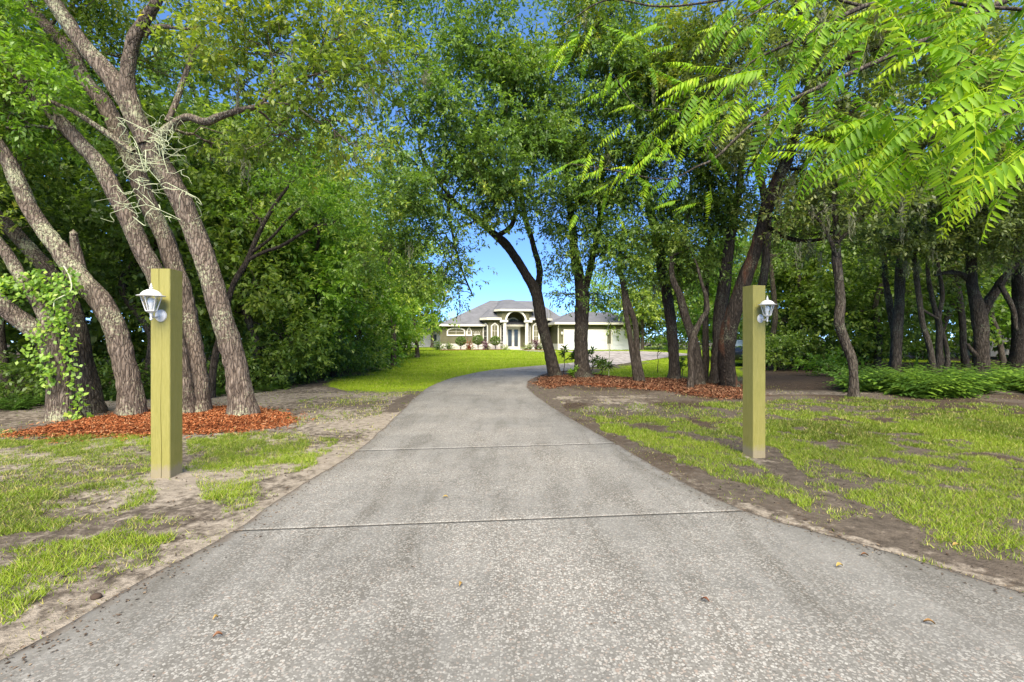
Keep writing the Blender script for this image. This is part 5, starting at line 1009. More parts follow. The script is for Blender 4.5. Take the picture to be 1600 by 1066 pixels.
side_window((LB[0][0], 2.0), (LB[0][1], .9), .82, ZZ(509, 760, .9), ZZ(504.5, 760, .9)); side_window((LB[0][2], .9), (LB[0][3], 2.0), .82, ZZ(509, 786, .9), ZZ(504.5, 786, .9)); side_window((RB[0][0], 2.0), (RB[0][1], .9), .82, ZZ(509, 824, .9), ZZ(504.5, 824, .9))
z1, z2, z3 = ZZ(525, 715, 2), ZZ(518, 715, 2), ZZ(511.5, 715, 2)
window(U(698, 2), U(727, 2), z1, z2, z3, 2, False, .16, 1); window(U(728.5, 2), U(737.5, 2), z1, z2, z3 + .05, 2, True, .16, 1)
m = MB(); xw = U(745, 2); zw = ZZ(520, 745, 2)
for k in (-.38, -.19, 0, .19, .38): m.tube([(xw + k * .35, 1.93, zw - .9), (xw + k * .8, 1.93, zw - .2), (xw + k, 1.93, zw + .1), (xw + k * 1.25, 1.93, zw + .2)], .028, 5)
m.box(xw - .42, xw + .42, 1.92, 1.98, zw - .25, zw - .19); part(m, 'wall_ornament', TRIM)
gx = U(868, 2.9)
window(U(862, 2.95), U(866.5, 2.95), .95, ZZ(511, 860, 3), ZZ(510, 860, 3), 2.95, False, .06, 3)
# garage doors
for (pa, pb, zt_) in ((882.5, 946, 517.5), (956.5, 987, 517.5)):
    a, b_ = U(pa, -2.2), U(pb, -2.2); zt = ZZ(zt_, pa, -2.2); m = MB(); m.box(a - .18, a, -2.33, -2.17, -.1, zt + .2).box(b_, b_ + .18, -2.33, -2.17, -.1, zt + .2).box(a, b_, -2.33, -2.17, zt, zt + .2); fr = part(m, 'garage_door_frame', TRIM)
    if pa > 950: MB().box((a + b_) / 2 - .15, (a + b_) / 2 + .15, -2.38, -2.2, zt + .18, zt + .42).build('keystone', TRIM, fr)
    gd = part(MB().box(a, b_, -2.29, -2.255, -.1, zt), 'garage_door', DOORW); h = (zt + .1) / 4
    for k in range(4):
        pm = MB().box(a + .01, b_ - .01, -2.325, -2.29, -.1 + k * h + .012, -.1 + (k + 1) * h - .012); nb = int((b_ - a) / .62)
        for q in range(nb):
            x = a + (q + .5) * (b_ - a) / nb; pm.box(x - .22, x + .22, -2.335, -2.325, -.1 + k * h + .1, -.1 + (k + 1) * h - .1)
        pm.build('door_panel', DOORW, gd)
# roofs
def hip(u0, u1, v0, v1, ze, zr, r0, r1, vr, name, ov=.0, par=None):
    m = MB(); m.add([(u0, v0, ze), (u1, v0, ze), (u1, v1, ze), (u0, v1, ze), (r0, vr, zr), (r1, vr, zr)], [(0, 1, 5, 4), (1, 2, 5), (2, 3, 4, 5), (3, 0, 4), (3, 2, 1, 0)]); o = part(m, name, SHING)
    f = MB(); f.box(u0 - .03, u1 + .03, v0 - .05, v0 + .03, ze - .22, ze + .02).box(u0 - .05, u0 + .03, v0 + .03, v1, ze - .22, ze + .02).box(u1 - .03, u1 + .05, v0 + .03, v1, ze - .22, ze + .02).box(u0 + .03, u1 - .03, v0 + .03, v1 - .03, ze - .22, ze - .12); f.build('fascia', CREAM, o); return o
zR = ZZ(470, 800, 8)
hip(U(685, 1.5), gar0 + 3, 1.5, 15, ZZ(507, 700, 1.5), zR, U(766, 8), U(838, 8), 8.2, 'main_roof')
def loft(lo, z0, hi, z1, name):
    m = MB(); n_ = len(lo); m.add([(u, v, z0) for u, v in lo] + [(u, v, z1) for u, v in hi], [(i, (i + 1) % n_, (i + 1) % n_ + n_, i + n_) for i in range(n_)] + [tuple(range(n_)), tuple(range(2 * n_ - 1, n_ - 1, -1))]); return m
def bay_roof(us, vs_, ze, name, rise, back=6.5, inset=1.9):
    lo = [(us[0] - .35, 3), (us[0] - .35, vs_[0] - .45), (us[1] - .25, vs_[1] - .5), (us[2] + .25, vs_[2] - .5), (us[3] + .35, vs_[3] - .45), (us[3] + .35, 3)]
    cx = sum(us) / 4; hi = [(cx + (u - cx) * .25, min(v + inset + 1.0, back)) for u, v in lo]; o = part(loft(lo, ze, hi, ze + rise, name), name, SHING)
    f = loft([(cx + (u - cx) * 1.02, v - .04) for u, v in lo], ze - .26, [(cx + (u - cx) * 1.02, v - .04) for u, v in lo], ze + .005, ''); f.build('fascia', CREAM, o)
bay_roof(LB[0], LB[1], zB + .26, 'left_bay_roof', 1.25); bay_roof(RB[0], RB[1], zB + .26, 'right_bay_roof', 1.25)
lo = [(tw0 - .35, 7), (tw0 - .35, .9), (tw0 + .3, -.1), (tw1 - .3, -.1), (tw1 + .35, .9), (tw1 + .35, 7)]; hi = [(tw0 + 1.0, 8), (tw0 + 1.4, 6.5), (tw0 + 1.9, 5.6), (tw1 - 1.9, 5.6), (tw1 - 1.4, 6.5), (tw1 - 1.0, 8)]
o = part(loft(lo, zT + .24, hi, zR - .05, ''), 'tower_roof', SHING); loft(lo, zT, lo, zT + .235, '').build('fascia', CREAM, o)
hip(U(867, -2.7), U(1006, -2.7), -2.8, 11, zG + .2, ZZ(488, 920, 4), U(893, 4), U(949, 4), 4.0, 'garage_roof')
m = MB(); m.tube([(gar0 - .05, -2.6, zG), (gar0 - .1, -2.45, zG - .25), (gar0 - .08, -2.27, zG - .45), (gar0 - .08, -2.27, -.1)], .055, 8); part(m, 'downspout', CREAM)
for px in (949.5, 877.5): 
    x = U(px, -2.2); z = ZZ(521, px, -2.2); m = MB().lathe([(.05, z - .18), (.09, z - .1), (.11, z + .08), (.03, z + .2)], 6, (x, -2.38)); part(m, 'garage_wall_light', TRIM)
# entrance walk in front of the porch
pts = [g2(792, 545.2), g2(812, 545), g2(830, 547.3), g2(868, 548.5), g2(868, 550.3), g2(828, 549), g2(800, 546.6)]
m = MB(); n_ = len(pts); m.add([(x, y, float(terr(x, y)) + .012) for x, y in pts] + [(x, y, float(terr(x, y)) - .1) for x, y in pts], [tuple(range(n_))] + [(i, i + n_, (i + 1) % n_ + n_, (i + 1) % n_) for i in range(n_)]); o = m.build('path', COURT); tag(o, kind='structure')
# planting bed strip along the house
m = MB()
for a, b_ in (((686, 547.6), (790, 546.8)), ((816, 547.2), (868, 547.5))):
    p, q = G(*a), G(*b_); m.add([(p.x, p.y - .4, .31), (q.x, q.y - .4, .31), (q.x, q.y + 2.6, .34), (p.x, p.y + 2.6, .34)], [(0, 1, 2, 3)])
o = m.build('planting_bed', MULCHBED); tag(o, kind='structure')
GS = 'clipped shrubs along the house front'
def topiary(px, py, v, rad, label, seed):
    r = np.random.default_rng(seed); Yd = 57.0; p = P(px, py, Yd); root = empty('topiary_shrub', (p.x, p.y, .3), label, 'shrub', GS); o_ = []
    c = np.array([p.x, p.y, p.z]); n_ = 900; s = sph(r, n_); pos = c + s * rad * np.array([1.05, 1, .88]) * r.uniform(.78, 1.02, (n_, 1)); V, Q, T = leaf_arr(pos, s + sph(r, n_) * .8, s + sph(r, n_) * .5, .16 * r.uniform(.7, 1.2, n_), .1 * r.uniform(.7, 1.2, n_), np.clip(r.normal(.5, .14, n_), 0, 1))
    o = npmesh('foliage', V, Q, LEAF_DEEP, root, False, {'tint': T}); tag(o, kind='stuff')
    tw = [tube_arr(curve(r, (p.x, p.y, .28), c + np.array([d, 0, 0]), 6, 0, .06), np.full(6, .035), 6) for d in (-.15, .12)]; V, Q = merge(tw); npmesh('stem', V, fixdeg(Q), BARK_W, root, True)
topiary(720, 533, 0, .56, 'ball-clipped shrub under the left wing windows', 1); topiary(747, 531.5, 0, .60, 'ball-clipped shrub left of the pointed windows of the house', 2); topiary(774, 532.5, 0, .56, 'ball-clipped shrub just left of the front entrance', 3)
LEAF_PURP = leaf_mat('purple_leaf', [(0, (.05, .02, .04)), (1, (.22, .09, .17))]); LEAF_RED = leaf_mat('red_leaf', [(0, (.12, .03, .02)), (1, (.38, .10, .05))]); LEAF_GREY = leaf_mat('silvery_leaf', [(0, (.16, .22, .08)), (1, (.42, .50, .20))])
def small(px, py, rad, h, lm, label, seed, grp):
    Yd = 56.3; x = (px - CX) / F * Yd; return shrub(x, Yd, rad, h, lm, .5, label, seed, grp, .14, .08)
for k, (px, rad, h, lm, lab) in enumerate([(701, .38, .75, LEAF_DEEP, 'small dark shrub near the left corner of the house'), (689.5, .3, .45, LEAF_GREY, 'tiny silvery shrub at the left corner of the house'), (704, .35, .5, LEAF_GREY, 'low grey-green clump left of the first ball shrub'), (733, .26, 1.15, LEAF_RED, 'narrow red-leaved plant between two ball shrubs'), (733.5, .36, .5, LEAF_GREY, 'pale clump at the foot of the red-leaved plant'),
      (758.5, .30, 1.1, LEAF_PURP, 'purple-leaved plant in front of the first pointed window'), (762, .32, .45, LEAF_GREY, 'pale low clump beside the purple-leaved plant'), (789, .42, .6, LEAF_GREY, 'pale clump left of the entrance step'), (823, .40, .62, LEAF_GREY, 'pale clump right of the entrance path'), (828, .34, .5, LEAF_DEEP, 'small green ball right of the entrance path'),
      (836.5, .32, 1.3, LEAF_PURP, 'purple-leaved plant below the right pointed window'), (844, .4, .6, LEAF_DEEP, 'low green shrub behind the leaning oak trunk'), (683.5, .4, 1.0, LEAF_DEEP, 'dark shrub beyond the left corner of the house')]):
    small(px, 545, rad, h, lm, lab, 500 + k, 'plants in the bed along the house front')

# ------------------------------------------------------------------ chain-link fence beyond the garage
fa, fb = Vector((U(1003, 3), 0, 0)), None
F0 = P(1000, 545, 62); F1 = P(1110, 545, 56); F0.z = F1.z = .3
fence = empty('chain_link_fence', F0, 'grey chain-link fence running right from the garage', 'fence')
d = F1 - F0; Lf = d.length; dn = d / Lf; nP = 7
for k in range(nP):
    p = dn * (Lf * k / (nP - 1)); MB().lathe([(.045, -.1), (.045, 1.5), (.02, 1.54)], 8, (p.x, p.y)).build('post', GALV, fence)
MB().tube([(0, 0, 1.45), tuple(dn * Lf + Vector((0, 0, 1.45)))], .025, 6).build('rail', GALV, fence)
m = MB(); s = 0
while s < Lf:
    for sg in (1, -1):
        a = s; b_ = s + sg * 1.4
        if 0 <= b_ <= Lf: p = dn * a; q = dn * b_; m.tube([(p.x, p.y, .03), (q.x, q.y, 1.43)], .006, 3)
    s += .16
o = m.build('wire_mesh', GALV, fence); tag(o, kind='stuff')

# ------------------------------------------------------------------ gate posts and lanterns
def post(px_corner, py_base, Yd, s, h, rot, label, crack, xshift):
    g_ = G(px_corner, py_base); loc = Vector(((px_corner - CX) / F * Yd, Yd, 0))
    # local frame: near inner corner at the origin; the post extends to -x (left post) or +x (right post)
    x0, x1 = (-s, 0) if xshift < 0 else (0, s); n_ = 26; rows = []; vs = []
    for k in range(n_ + 1):
        z = -.12 + (h + .12) * k / n_; cx = x0 + s * (.52 if crack else .30) + .010 * math.sin(z * 2.1) + .008 * math.sin(z * 5.3 + 1); wd = .0022 + .0016 * math.sin(z * 3 + 1) if crack else .0004
        c = .006
        vs += [(x0 + c, 0, z), (cx - wd, 0, z), (cx, .014 if crack else .001, z), (cx + wd, 0, z), (x1 - c, 0, z), (x1, c, z), (x1, s - c, z), (x1 - c, s, z), (x0 + c, s, z), (x0, s - c, z), (x0, c, z)]
    m = 11; fs = [(k * m + j, k * m + (j + 1) % m, (k + 1) * m + (j + 1) % m, (k + 1) * m + j) for k in range(n_) for j in range(m)] + [tuple(range(n_ * m, (n_ + 1) * m))]
    o = MB().add(vs, fs).build('gate_post', POST); o.location = (loc.x, loc.y, float(gz(loc.x, loc.y))); o.rotation_euler = (0, 0, rot); return tag(o, label, 'post', 'olive gate posts either side of the driveway')
PL = (265.5, 4.56); zl = float(gz((PL[0] - CX) / F * PL[1], PL[1]))
post(265.5, 752, 4.56, .185, 2.02, math.radians(1.5), 'olive-painted square wooden post on the left of the driveway with a long crack', True, -1)
post(1177, 717, 5.42, .172, 1.98, math.radians(15), 'olive-painted square wooden post on the right of the driveway', False, 1)
def lantern(px, py_c, Yd, rot, label, sc=1.0):
    """origin where the back plate meets the post; the arm reaches out along local -y"""
    root = empty('wall_lantern', P(px, py_c, Yd), label, 'lantern', 'white wall lanterns on the gate posts', rz=rot); root.scale = (sc, sc, sc)
    m = MB(); n_ = 20; m.add([(.055 * math.cos(2 * math.pi * k / n_), -.0, .062 * math.sin(2 * math.pi * k / n_)) for k in range(n_)] + [(.052 * math.cos(2 * math.pi * k / n_), -.014, .058 * math.sin(2 * math.pi * k / n_)) for k in range(n_)] + [(.03 * math.cos(2 * math.pi * k / n_), -.026, .034 * math.sin(2 * math.pi * k / n_)) for k in range(n_)],
                             [(k, (k + 1) % n_, (k + 1) % n_ + n_, k + n_) for k in range(n_)] + [(k + n_, (k + 1) % n_ + n_, (k + 1) % n_ + 2 * n_, k + 2 * n_) for k in range(n_)] + [tuple(range(2 * n_, 3 * n_))]); m.build('back_plate', WHITE, root)
    cy = -.135; MB().tube([(0, -.02, 0), (0, -.06, -.022), (0, -.10, -.022), (0, cy, .0)], [.011, .010, .010, .012], 8).build('arm', WHITE, root, True)
    MB().lathe([(.005, -.052), (.011, -.046), (.013, -.036), (.007, -.028), (.010, -.012), (.012, 0), (.016, .018), (.040, .030), (.047, .036), (.047, .042)], 12, (0, cy)).build('base_cup', WHITE, root, False)
    zt = .178; r0, r1 = .043, .083
    for k in range(6):
        a = math.pi / 6 + k * math.pi / 3; a2 = a + math.pi / 3
        MB().tube([(r0 * math.cos(a), cy + r0 * math.sin(a), .040), (r1 * math.cos(a), cy + r1 * math.sin(a), zt)], .0045, 5).build('cage_bar', WHITE, root)
        q = .955; e = .004; V = [(r0 * q * math.cos(a), cy + r0 * q * math.sin(a), .042), (r0 * q * math.cos(a2), cy + r0 * q * math.sin(a2), .042), (r1 * q * math.cos(a2), cy + r1 * q * math.sin(a2), zt - .001), (r1 * q * math.cos(a), cy + r1 * q * math.sin(a), zt - .001)]
        MB().add(V, [(0, 1, 2, 3)]).build('glass_pane', GLASS, root)
    MB().lathe([(.088, zt), (.116, zt + .001), (.116, zt + .006), (.088, zt + .012), (.078, zt + .030), (.060, zt + .048), (.034, zt + .062), (.014, zt + .068), (.012, zt + .070)], 24, (0, cy)).build('roof', WHITE, root, False)
    MB().lathe([(.012, zt + .070), (.016, zt + .080), (.008, zt + .090), (.011, zt + .098), (.005, zt + .112), (.0015, zt + .128)], 12, (0, cy)).build('finial', WHITE, root)
    MB().lathe([(.016, .045), (.018, .085), (.026, .10), (.031, .125), (.027, .15), (.012, .165)], 14, (0, cy)).build('bulb', BULB, root, True)
lantern(252.0, 493.5, 4.558, math.radians(1.5), 'white coach lantern on the cracked left post', .98)
lantern(1187.0, 498, 5.455, math.radians(15), 'white coach lantern on the right post', .84)

# ------------------------------------------------------------------ the car behind the massive oak
def car():
    p = G(1168, 570); root = empty('car', (p.x, p.y, float(gz(p.x, p.y))), 'dark parked car mostly hidden behind the massive oak and the right post', 'car', rz=math.radians(-24))
    prof = [(-2.2, .35), (-2.25, .75), (-2.1, .98), (-1.2, 1.04), (-.55, 1.42), (.9, 1.46), (1.75, 1.08), (2.15, 1.0), (2.25, .7), (2.2, .35)]; m = MB(); n_ = len(prof)
    secs = [(-.90, .94, .0), (-.80, 1, .02), (0, 1, .03), (.80, 1, .02), (.90, .94, .0)]; vs = []
    for x, s, u in secs:
        for a, z in prof: vs.append((x * (1 - max(0, z - 1.0) * .55), a * s, z + u if z > .6 else z))
    fs = [(k * n_ + j, k * n_ + (j + 1) % n_, (k + 1) * n_ + (j + 1) % n_, (k + 1) * n_ + j) for k in range(4) for j in range(n_)] + [tuple(range(n_)), tuple(range(4 * n_, 5 * n_))[::-1]]
    m.add(vs, fs).build('body', CARP, root, True)
    MB().add([(-.66, -1.18, 1.08), (.66, -1.18, 1.08), (.56, -.6, 1.42), (-.56, -.6, 1.42)], [(0, 1, 2, 3)]).build('windscreen', CARG, root); MB().add([(-.66, 1.74, 1.14), (.66, 1.74, 1.14), (.56, 1.0, 1.48), (-.56, 1.0, 1.48)], [(3, 2, 1, 0)]).build('rear_window', CARG, root)
    for x in (-.83, .83): MB().add([(x, -.95, 1.08), (x, 1.3, 1.1), (x * .84, .8, 1.42), (x * .84, -.5, 1.40)], [(0, 1, 2, 3)]).build('side_window', CARG, root)
    for x in (-.66, .66): MB().box(x - .16, x + .16, -2.24, -2.1, .68, .82).build('headlight', GLASS, root, bevel=.02)
    for x in (-.66, .66): MB().box(x - .16, x + .16, 2.1, 2.25, .78, .92).build('tail_light', LAMPR, root, bevel=.02)
    for x in (-.80, .80):
        for y in (-1.4, 1.4):
            w = MB(); n2 = 20; w.add([(x + dx, y + rr * math.cos(2 * math.pi * k / n2), .33 + rr * math.sin(2 * math.pi * k / n2)) for dx, rr in ((-.11, .30), (-.08, .33), (.08, .33), (.11, .30)) for k in range(n2)], [(j * n2 + k, j * n2 + (k + 1) % n2, (j + 1) * n2 + (k + 1) % n2, (j + 1) * n2 + k) for j in range(3) for k in range(n2)] + [tuple(range(n2)), tuple(range(3 * n2, 4 * n2))[::-1]])
            wo_ = w.build('wheel', RUB, root); sx = 1 if x > 0 else -1; MB().add([(x + sx * .115, y + .19 * math.cos(2 * math.pi * k / 12), .33 + .19 * math.sin(2 * math.pi * k / 12)) for k in range(12)] + [(x + sx * .08, y, .33)], [(k, (k + 1) % 12, 12) for k in range(12)]).build('rim', CHR, wo_)
car()
# pale blue-roofed outbuilding glimpsed through the right wood, and a white one through the left wood
bp = P(1560, 545, 40); sd_ = empty('shed', (bp.x, bp.y, .3), 'small pale shed with a blue-grey roof glimpsed through the right wood', 'shed')
MB().box(-2.2, 2.2, -1.5, 1.5, -.4, 2.3).build('wall', BASEW, sd_); SHB, _n, _b = mat('blue_metal_roof', (.22, .33, .40), .45, .4)
MB().add([(-2.5, -1.8, 2.25), (2.5, -1.8, 2.25), (2.5, 1.8, 2.25), (-2.5, 1.8, 2.25), (-2.5, 0, 3.3), (2.5, 0, 3.3)], [(0, 1, 5, 4), (1, 2, 5), (2, 3, 4, 5), (3, 0, 4), (3, 2, 1, 0)]).build('roof', SHB, sd_); MB().box(-.5, .4, -1.56, -1.51, -.3, 1.9).build('door', STUCCO, sd_)
bp = P(655, 545, 82); s2 = empty('neighbouring_house', (bp.x, bp.y, .3), 'white neighbouring house glimpsed under the trees left of the lawn', 'house')
MB().box(-7, 5, 0, 6, -.3, 2.9).build('wall', BASEW, s2); MB().add([(-7.5, -.5, 2.9), (5.5, -.5, 2.9), (5.5, 6.5, 2.9), (-7.5, 6.5, 2.9), (-5, 3, 4.4), (3, 3, 4.4)], [(0, 1, 5, 4), (1, 2, 5), (2, 3, 4, 5), (3, 0, 4), (3, 2, 1, 0)]).build('roof', SHING, s2)
for x in (-4.5, -1, 2.5): MB().box(x - .5, x + .5, -.04, -.005, 1.0, 2.2).build('window', PANE, s2)

# ------------------------------------------------------------------ trees with long compound leaves, top right, close to the camera
def frond_mesh(seed, pairs, L, leafL, leafW, droop, tb=.5):
    r = np.random.default_rng(seed); vs, fs, ts = [], [], []; t = np.linspace(0, 1, 12)
    sidec = r.normal(0, .05); C = np.stack([sidec * L * t ** 2, L * t * (1 - .12 * droop * t), -droop * L * .55 * t ** 2], -1)
    V, Q = tube_arr(C, np.linspace(.0028, .001, 12), 4); fs += [(*q,) for q in Q.tolist()]; vs += V.tolist(); ts += [.95] * len(V)
    for k in range(pairs):
        f = .14 + .84 * (k + .5) / pairs; i = f * 11; a = C[int(i)] * (1 - i % 1) + C[min(int(i) + 1, 11)] * (i % 1); ax = C[min(int(i) + 1, 11)] - C[int(i)]; ax /= np.linalg.norm(ax)
        for sg in (-1, 1):
            l = leafL * (1.05 - .45 * f) * r.uniform(.85, 1.1) * (.75 + .5 * math.sin(math.pi * min(f * 1.2, 1))); w = leafW * l / leafL * r.uniform(.85, 1.15)
            d = np.array([sg * r.uniform(.75, 1), 0, 0]) + ax * r.uniform(.3, .6) + np.array([0, 0, -r.uniform(.25, 1.0) * (.5 + droop)]); d /= np.linalg.norm(d); up = np.array([0, 0, 1.0]) + r.normal(0, .25, 3); s = np.cross(d, up); s /= np.linalg.norm(s); nn = np.cross(s, d); tt = float(np.clip(r.normal(tb, .09) + .22 * f, 0, 1)); b0 = len(vs)
            prof = [(0, .04), (.22, .8), (.48, 1.0), (.78, .55), (1, .02)]
            for q, (g_, wk) in enumerate(prof):
                c = a + d * l * g_ - nn * l * .18 * g_ * g_; ww = w / 2 * wk; vs += [list(c + s * ww + nn * ww * .35), list(c), list(c - s * ww + nn * ww * .35)]; ts += [tt] * 3
            for q in range(4): fs += [(b0 + 3 * q, b0 + 3 * q + 1, b0 + 3 * q + 4, b0 + 3 * q + 3), (b0 + 3 * q + 1, b0 + 3 * q + 2, b0 + 3 * q + 5, b0 + 3 * q + 4)]
    me = bpy.data.meshes.new('leaf'); me.from_pydata(vs, [], fs); at = me.attributes.new('tint', 'FLOAT', 'POINT'); at.data.foreach_set('value', np.array(ts, np.float32)); me.materials.append(LEAF_FROND); me.update()
    for p in me.polygons: p.use_smooth = True
    return me
FM = [frond_mesh(900 + k, [11, 13, 15][k % 3], 1.0, [.17, .15, .19][k % 3], [.044, .050, .040][(k // 3) % 3], .25 + .14 * (k % 4), [.30, .52, .70, .20][k % 4]) for k in range(12)]
def frond_tree(label, base, trunk, limbs, fronds, seed, group=None, name='compound_leaved_tree', dens=7):
    """limbs: photo-traced; fronds: (px, py, Y, heading degrees in the picture plane, length m)"""
    r = np.random.default_rng(seed); root = empty(name, base, label, 'tree', group)
    V, Q = tube_arr(smooth_path(trunk, 60)[:, :3], smooth_path(trunk, 60)[:, 3], 16, .3, seed); npmesh('trunk', V, fixdeg(Q), BARK_W, root, True)
    for lm in limbs:
        q = smooth_path([(*P(a, b_, Yk)[:], w * .62 / 2 * Yk / F) for a, b_, w, Yk in lm], 50); V, Q = tube_arr(q[:, :3], np.maximum(q[:, 3], .003), 8, .12, seed); npmesh('limb', V, fixdeg(Q), BARK_W, root, True)
    for k, (a, b_, Yk, hd, ln) in enumerate(fronds):
        o = bpy.data.objects.new('leaf', FM[int(r.integers(len(FM)))]); COL.objects.link(o); o.parent = root; p = P(a, b_, Yk); o.location = p - Vector(base)
        h = math.radians(hd); dx, dz_ = math.cos(h), math.sin(h); dy = r.uniform(-.45, .35); d = Vector((dx, dy, dz_)).normalized(); upv = Vector((r.normal(0, .25), -.25 + r.normal(0, .2), 1)); xa = d.cross(upv).normalized(); za = xa.cross(d)
        from mathutils import Matrix
        o.rotation_euler = Matrix((xa, d, za)).transposed().to_euler(); s = ln * (1.18 if Yk < 4.2 else 1.0) * r.uniform(.8, 1.15); o.scale = (s, s * r.uniform(.85, 1.15), s)
    return root
KD = 1.5
def cluster(r, px, py, Y_, n, sx, sy, hd, ln, spread=40):
    return [(r.normal(px, sx), r.normal(py, sy), Y_ + r.normal(0, .25), r.normal(hd, spread), ln * r.uniform(.7, 1.15)) for _ in range(int(n * KD))]
r = np.random.default_rng(77); fr = []
fr += [(1600, 190, 2.7, 197, .58), (1620, 150, 2.7, 188, .62), (1560, 130, 2.8, 200, .55), (1640, 215, 2.6, 205, .55), (1520, 60, 3.0, 205, .55), (1480, 65, 3.0, 190, .5), (1560, 20, 2.8, 190, .5), (1610, 60, 2.6, 230, .5), (1590, 240, 2.7, 225, .5), (1530, 185, 2.9, 215, .5)]
fr += cluster(r, 1540, 120, 3.1, 20, 70, 60, 205, .52) + cluster(r, 1400, 190, 3.6, 18, 60, 45, 215, .55) + cluster(r, 1330, 215, 4.0, 12, 45, 30, 215, .5) + cluster(r, 1450, 225, 3.6, 12, 60, 25, 225, .45) + cluster(r, 1580, 215, 3.2, 8, 40, 30, 220, .42) + cluster(r, 1490, 20, 3.3, 16, 80, 20, 200, .5) + cluster(r, 1600, -60, 3.2, 16, 120, 40, 200, .5)
base = Vector((5.0, 4.0, 0)); z = float(gz(5.0, 4.0)); base.z = z
frond_tree('tree with large drooping feather-like leaves overhanging the top right corner', base, [(5.0, 4.0, z - .05, .10), (5.1, 4.0, 1.2, .085), (4.9, 3.9, 2.4, .075), (4.75, 3.8, 3.4, .06), (4.6, 3.8, 4.6, .04)],
           [[(1690, 130, 30, 3.9), (1600, 175, 12, 3.4), (1500, 190, 9, 3.4), (1400, 215, 6, 3.7), (1330, 250, 3, 4.0)], [(1700, 60, 22, 3.9), (1620, 20, 10, 3.4), (1520, 10, 8, 3.3), (1450, -5, 4, 3.3)], [(1690, 150, 20, 3.9), (1640, 200, 8, 3.0), (1600, 230, 5, 2.8)], [(1640, 170, 10, 3.6), (1620, 120, 6, 3.0), (1560, 110, 4, 2.9)]], fr, 5, 'feather-leaved trees at the top right')
KD = .85
fr = cluster(r, 1180, 60, 4.6, 22, 55, 40, 215, .60) + cluster(r, 1150, 130, 4.6, 22, 50, 35, 215, .58) + cluster(r, 1160, 190, 4.8, 14, 50, 25, 230, .52) + cluster(r, 1250, 20, 4.4, 16, 60, 25, 200, .55) + cluster(r, 1240, 110, 4.5, 12, 40, 35, 220, .55) + cluster(r, 1350, 30, 4.2, 10, 50, 25, 190, .5)
base2 = Vector((6.9, 5.6, 0)); z = float(gz(6.9, 5.6)); base2.z = z
frond_tree('feather-leaved tree reaching in from the right above the massive oak', base2, [(6.9, 5.6, z - .05, .12), (6.8, 5.5, 1.8, .10), (6.6, 5.4, 3.6, .085), (6.3, 5.3, 5.2, .06), (6.0, 5.2, 6.5, .04)],
           [[(1720, -60, 26, 5.3), (1500, -40, 16, 5.0), (1350, 10, 12, 4.7), (1250, 60, 8, 4.6), (1170, 100, 5, 4.6), (1120, 150, 3, 4.7)], [(1350, 10, 8, 4.7), (1250, -10, 5, 4.5), (1180, 20, 4, 4.5), (1120, 60, 3, 4.5)]], fr, 6, 'feather-leaved trees at the top right')
KD = .62
fr = cluster(r, 905, 252, 6.6, 7, 22, 10, 185, .50, 25) + cluster(r, 960, 260, 6.4, 16, 40, 22, 210, .52) + cluster(r, 1030, 240, 6.2, 20, 45, 25, 215, .55) + cluster(r, 1040, 300, 6.4, 14, 45, 20, 240, .5) + cluster(r, 930, 320, 6.8, 8, 30, 18, 250, .45) + cluster(r, 940, 30, 6.2, 16, 50, 30, 215, .6) + cluster(r, 880, 50, 6.4, 8, 28, 22, 220, .55) + cluster(r, 1010, 90, 6.0, 16, 45, 35, 215, .55) + cluster(r, 1090, 170, 5.8, 12, 35, 35, 220, .55) + cluster(r, 1000, 170, 6.2, 8, 40, 30, 215, .5)
base3 = Vector((7.6, 7.4, 0)); z = float(gz(7.6, 7.4)); base3.z = z
fr = [(a, b_, Yk + .3, h, l) for a, b_, Yk, h, l in fr]
base3 = Vector((8.9, 7.0, float(gz(8.9, 7.0)))); z = base3.z
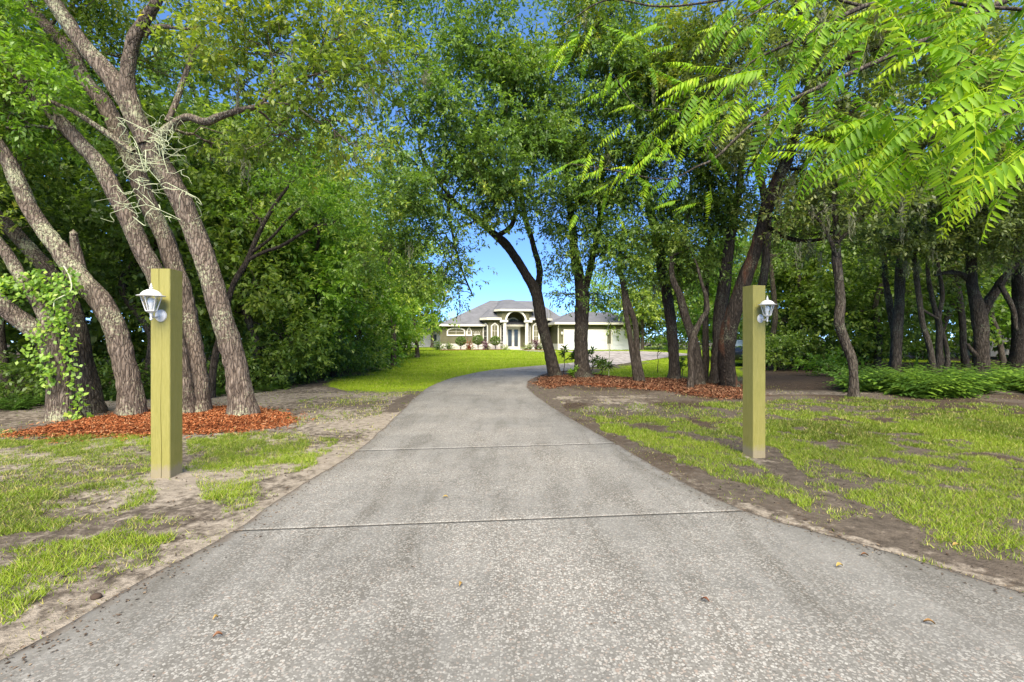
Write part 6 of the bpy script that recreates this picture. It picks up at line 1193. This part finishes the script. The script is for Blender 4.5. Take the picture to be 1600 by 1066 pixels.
frond_tree('feather-leaved tree whose long thin limbs arch left across the centre of the view', base3, [(8.9, 7.0, z - .05, .13), (8.8, 7.0, 2.2, .11), (8.5, 6.9, 4.2, .09), (8.0, 6.9, 6.0, .06), (7.4, 6.9, 7.4, .04)],
           [[(1690, -60, 20, 6.9), (1450, 60, 14, 6.8), (1250, 150, 9, 6.6), (1180, 190, 7, 6.6), (1120, 245, 6, 6.6), (1090, 260, 5, 6.6), (1040, 280, 3, 6.6), (950, 265, 3, 6.7), (885, 255, 2, 6.8)], [(1500, -60, 10, 6.8), (1250, -20, 7, 6.5), (1050, 10, 5, 6.4), (950, 0, 4, 6.5), (880, 40, 3, 6.6)], [(1130, 240, 3, 6.6), (1060, 175, 3, 6.4), (1000, 170, 2, 6.3), (960, 120, 2, 6.3)]], fr, 7, 'feather-leaved trees at the top right')

# ------------------------------------------------------------------ fallen leaves on the concrete
for k, (px, py, L, a, t, lab) in enumerate([(340, 1005, .045, .6, .25, 'brown curled leaf lying near the lower left of the driveway'), (1102, 948, .05, 2.4, .05, 'reddish-brown leaf lying on the driveway, right of centre'), (1312, 893, .055, .2, .95, 'yellow leaf lying near the right driveway edge'), (1351, 876, .05, 2.9, .3, 'narrow brown leaf close to the right driveway edge'),
      (1452, 984, .055, 2.7, .6, 'leaf with a stalk lying at the lower right of the driveway'), (696, 783, .05, .1, .9, 'pale yellow leaf lying just beyond the first joint'), (720, 923, .04, 1.2, .75, 'small tan leaf lying in the middle of the foreground'), (1494, 852, .06, .1, .85, 'yellow leaf on the soil beside the right driveway edge'), (337, 977, .03, 1, .8, 'tiny yellowish leaf near the brown curled leaf')]):
    p = G(px, py); z = (.028 if px < 1480 else float(gz(p.x, p.y)) + .006); L *= .8; d = np.array([math.cos(a), math.sin(a), 0]); s = np.array([-d[1], d[0], 0]); vs = []
    for q in range(6):
        f = q / 5; w = L * .24 * math.sin(math.pi * min(f * .95 + .05, 1)) + .001; c = d * L * (f - .5); zz = .004 + .012 * math.sin(math.pi * f); vs += [c + s * w + [0, 0, zz + .006], c + [0, 0, zz - .003], c - s * w + [0, 0, zz + .004]]
    Q = [[3 * q + e, 3 * q + e + 1, 3 * q + e + 4, 3 * q + e + 3] for q in range(5) for e in (0, 1)]
    o = npmesh('fallen_leaf', np.array(vs), Q, DRYLEAF, None, True, {'tint': np.full(18, t)}); o.location = (p.x, p.y, z); tag(o, lab, 'leaf', 'fallen leaves on the driveway')
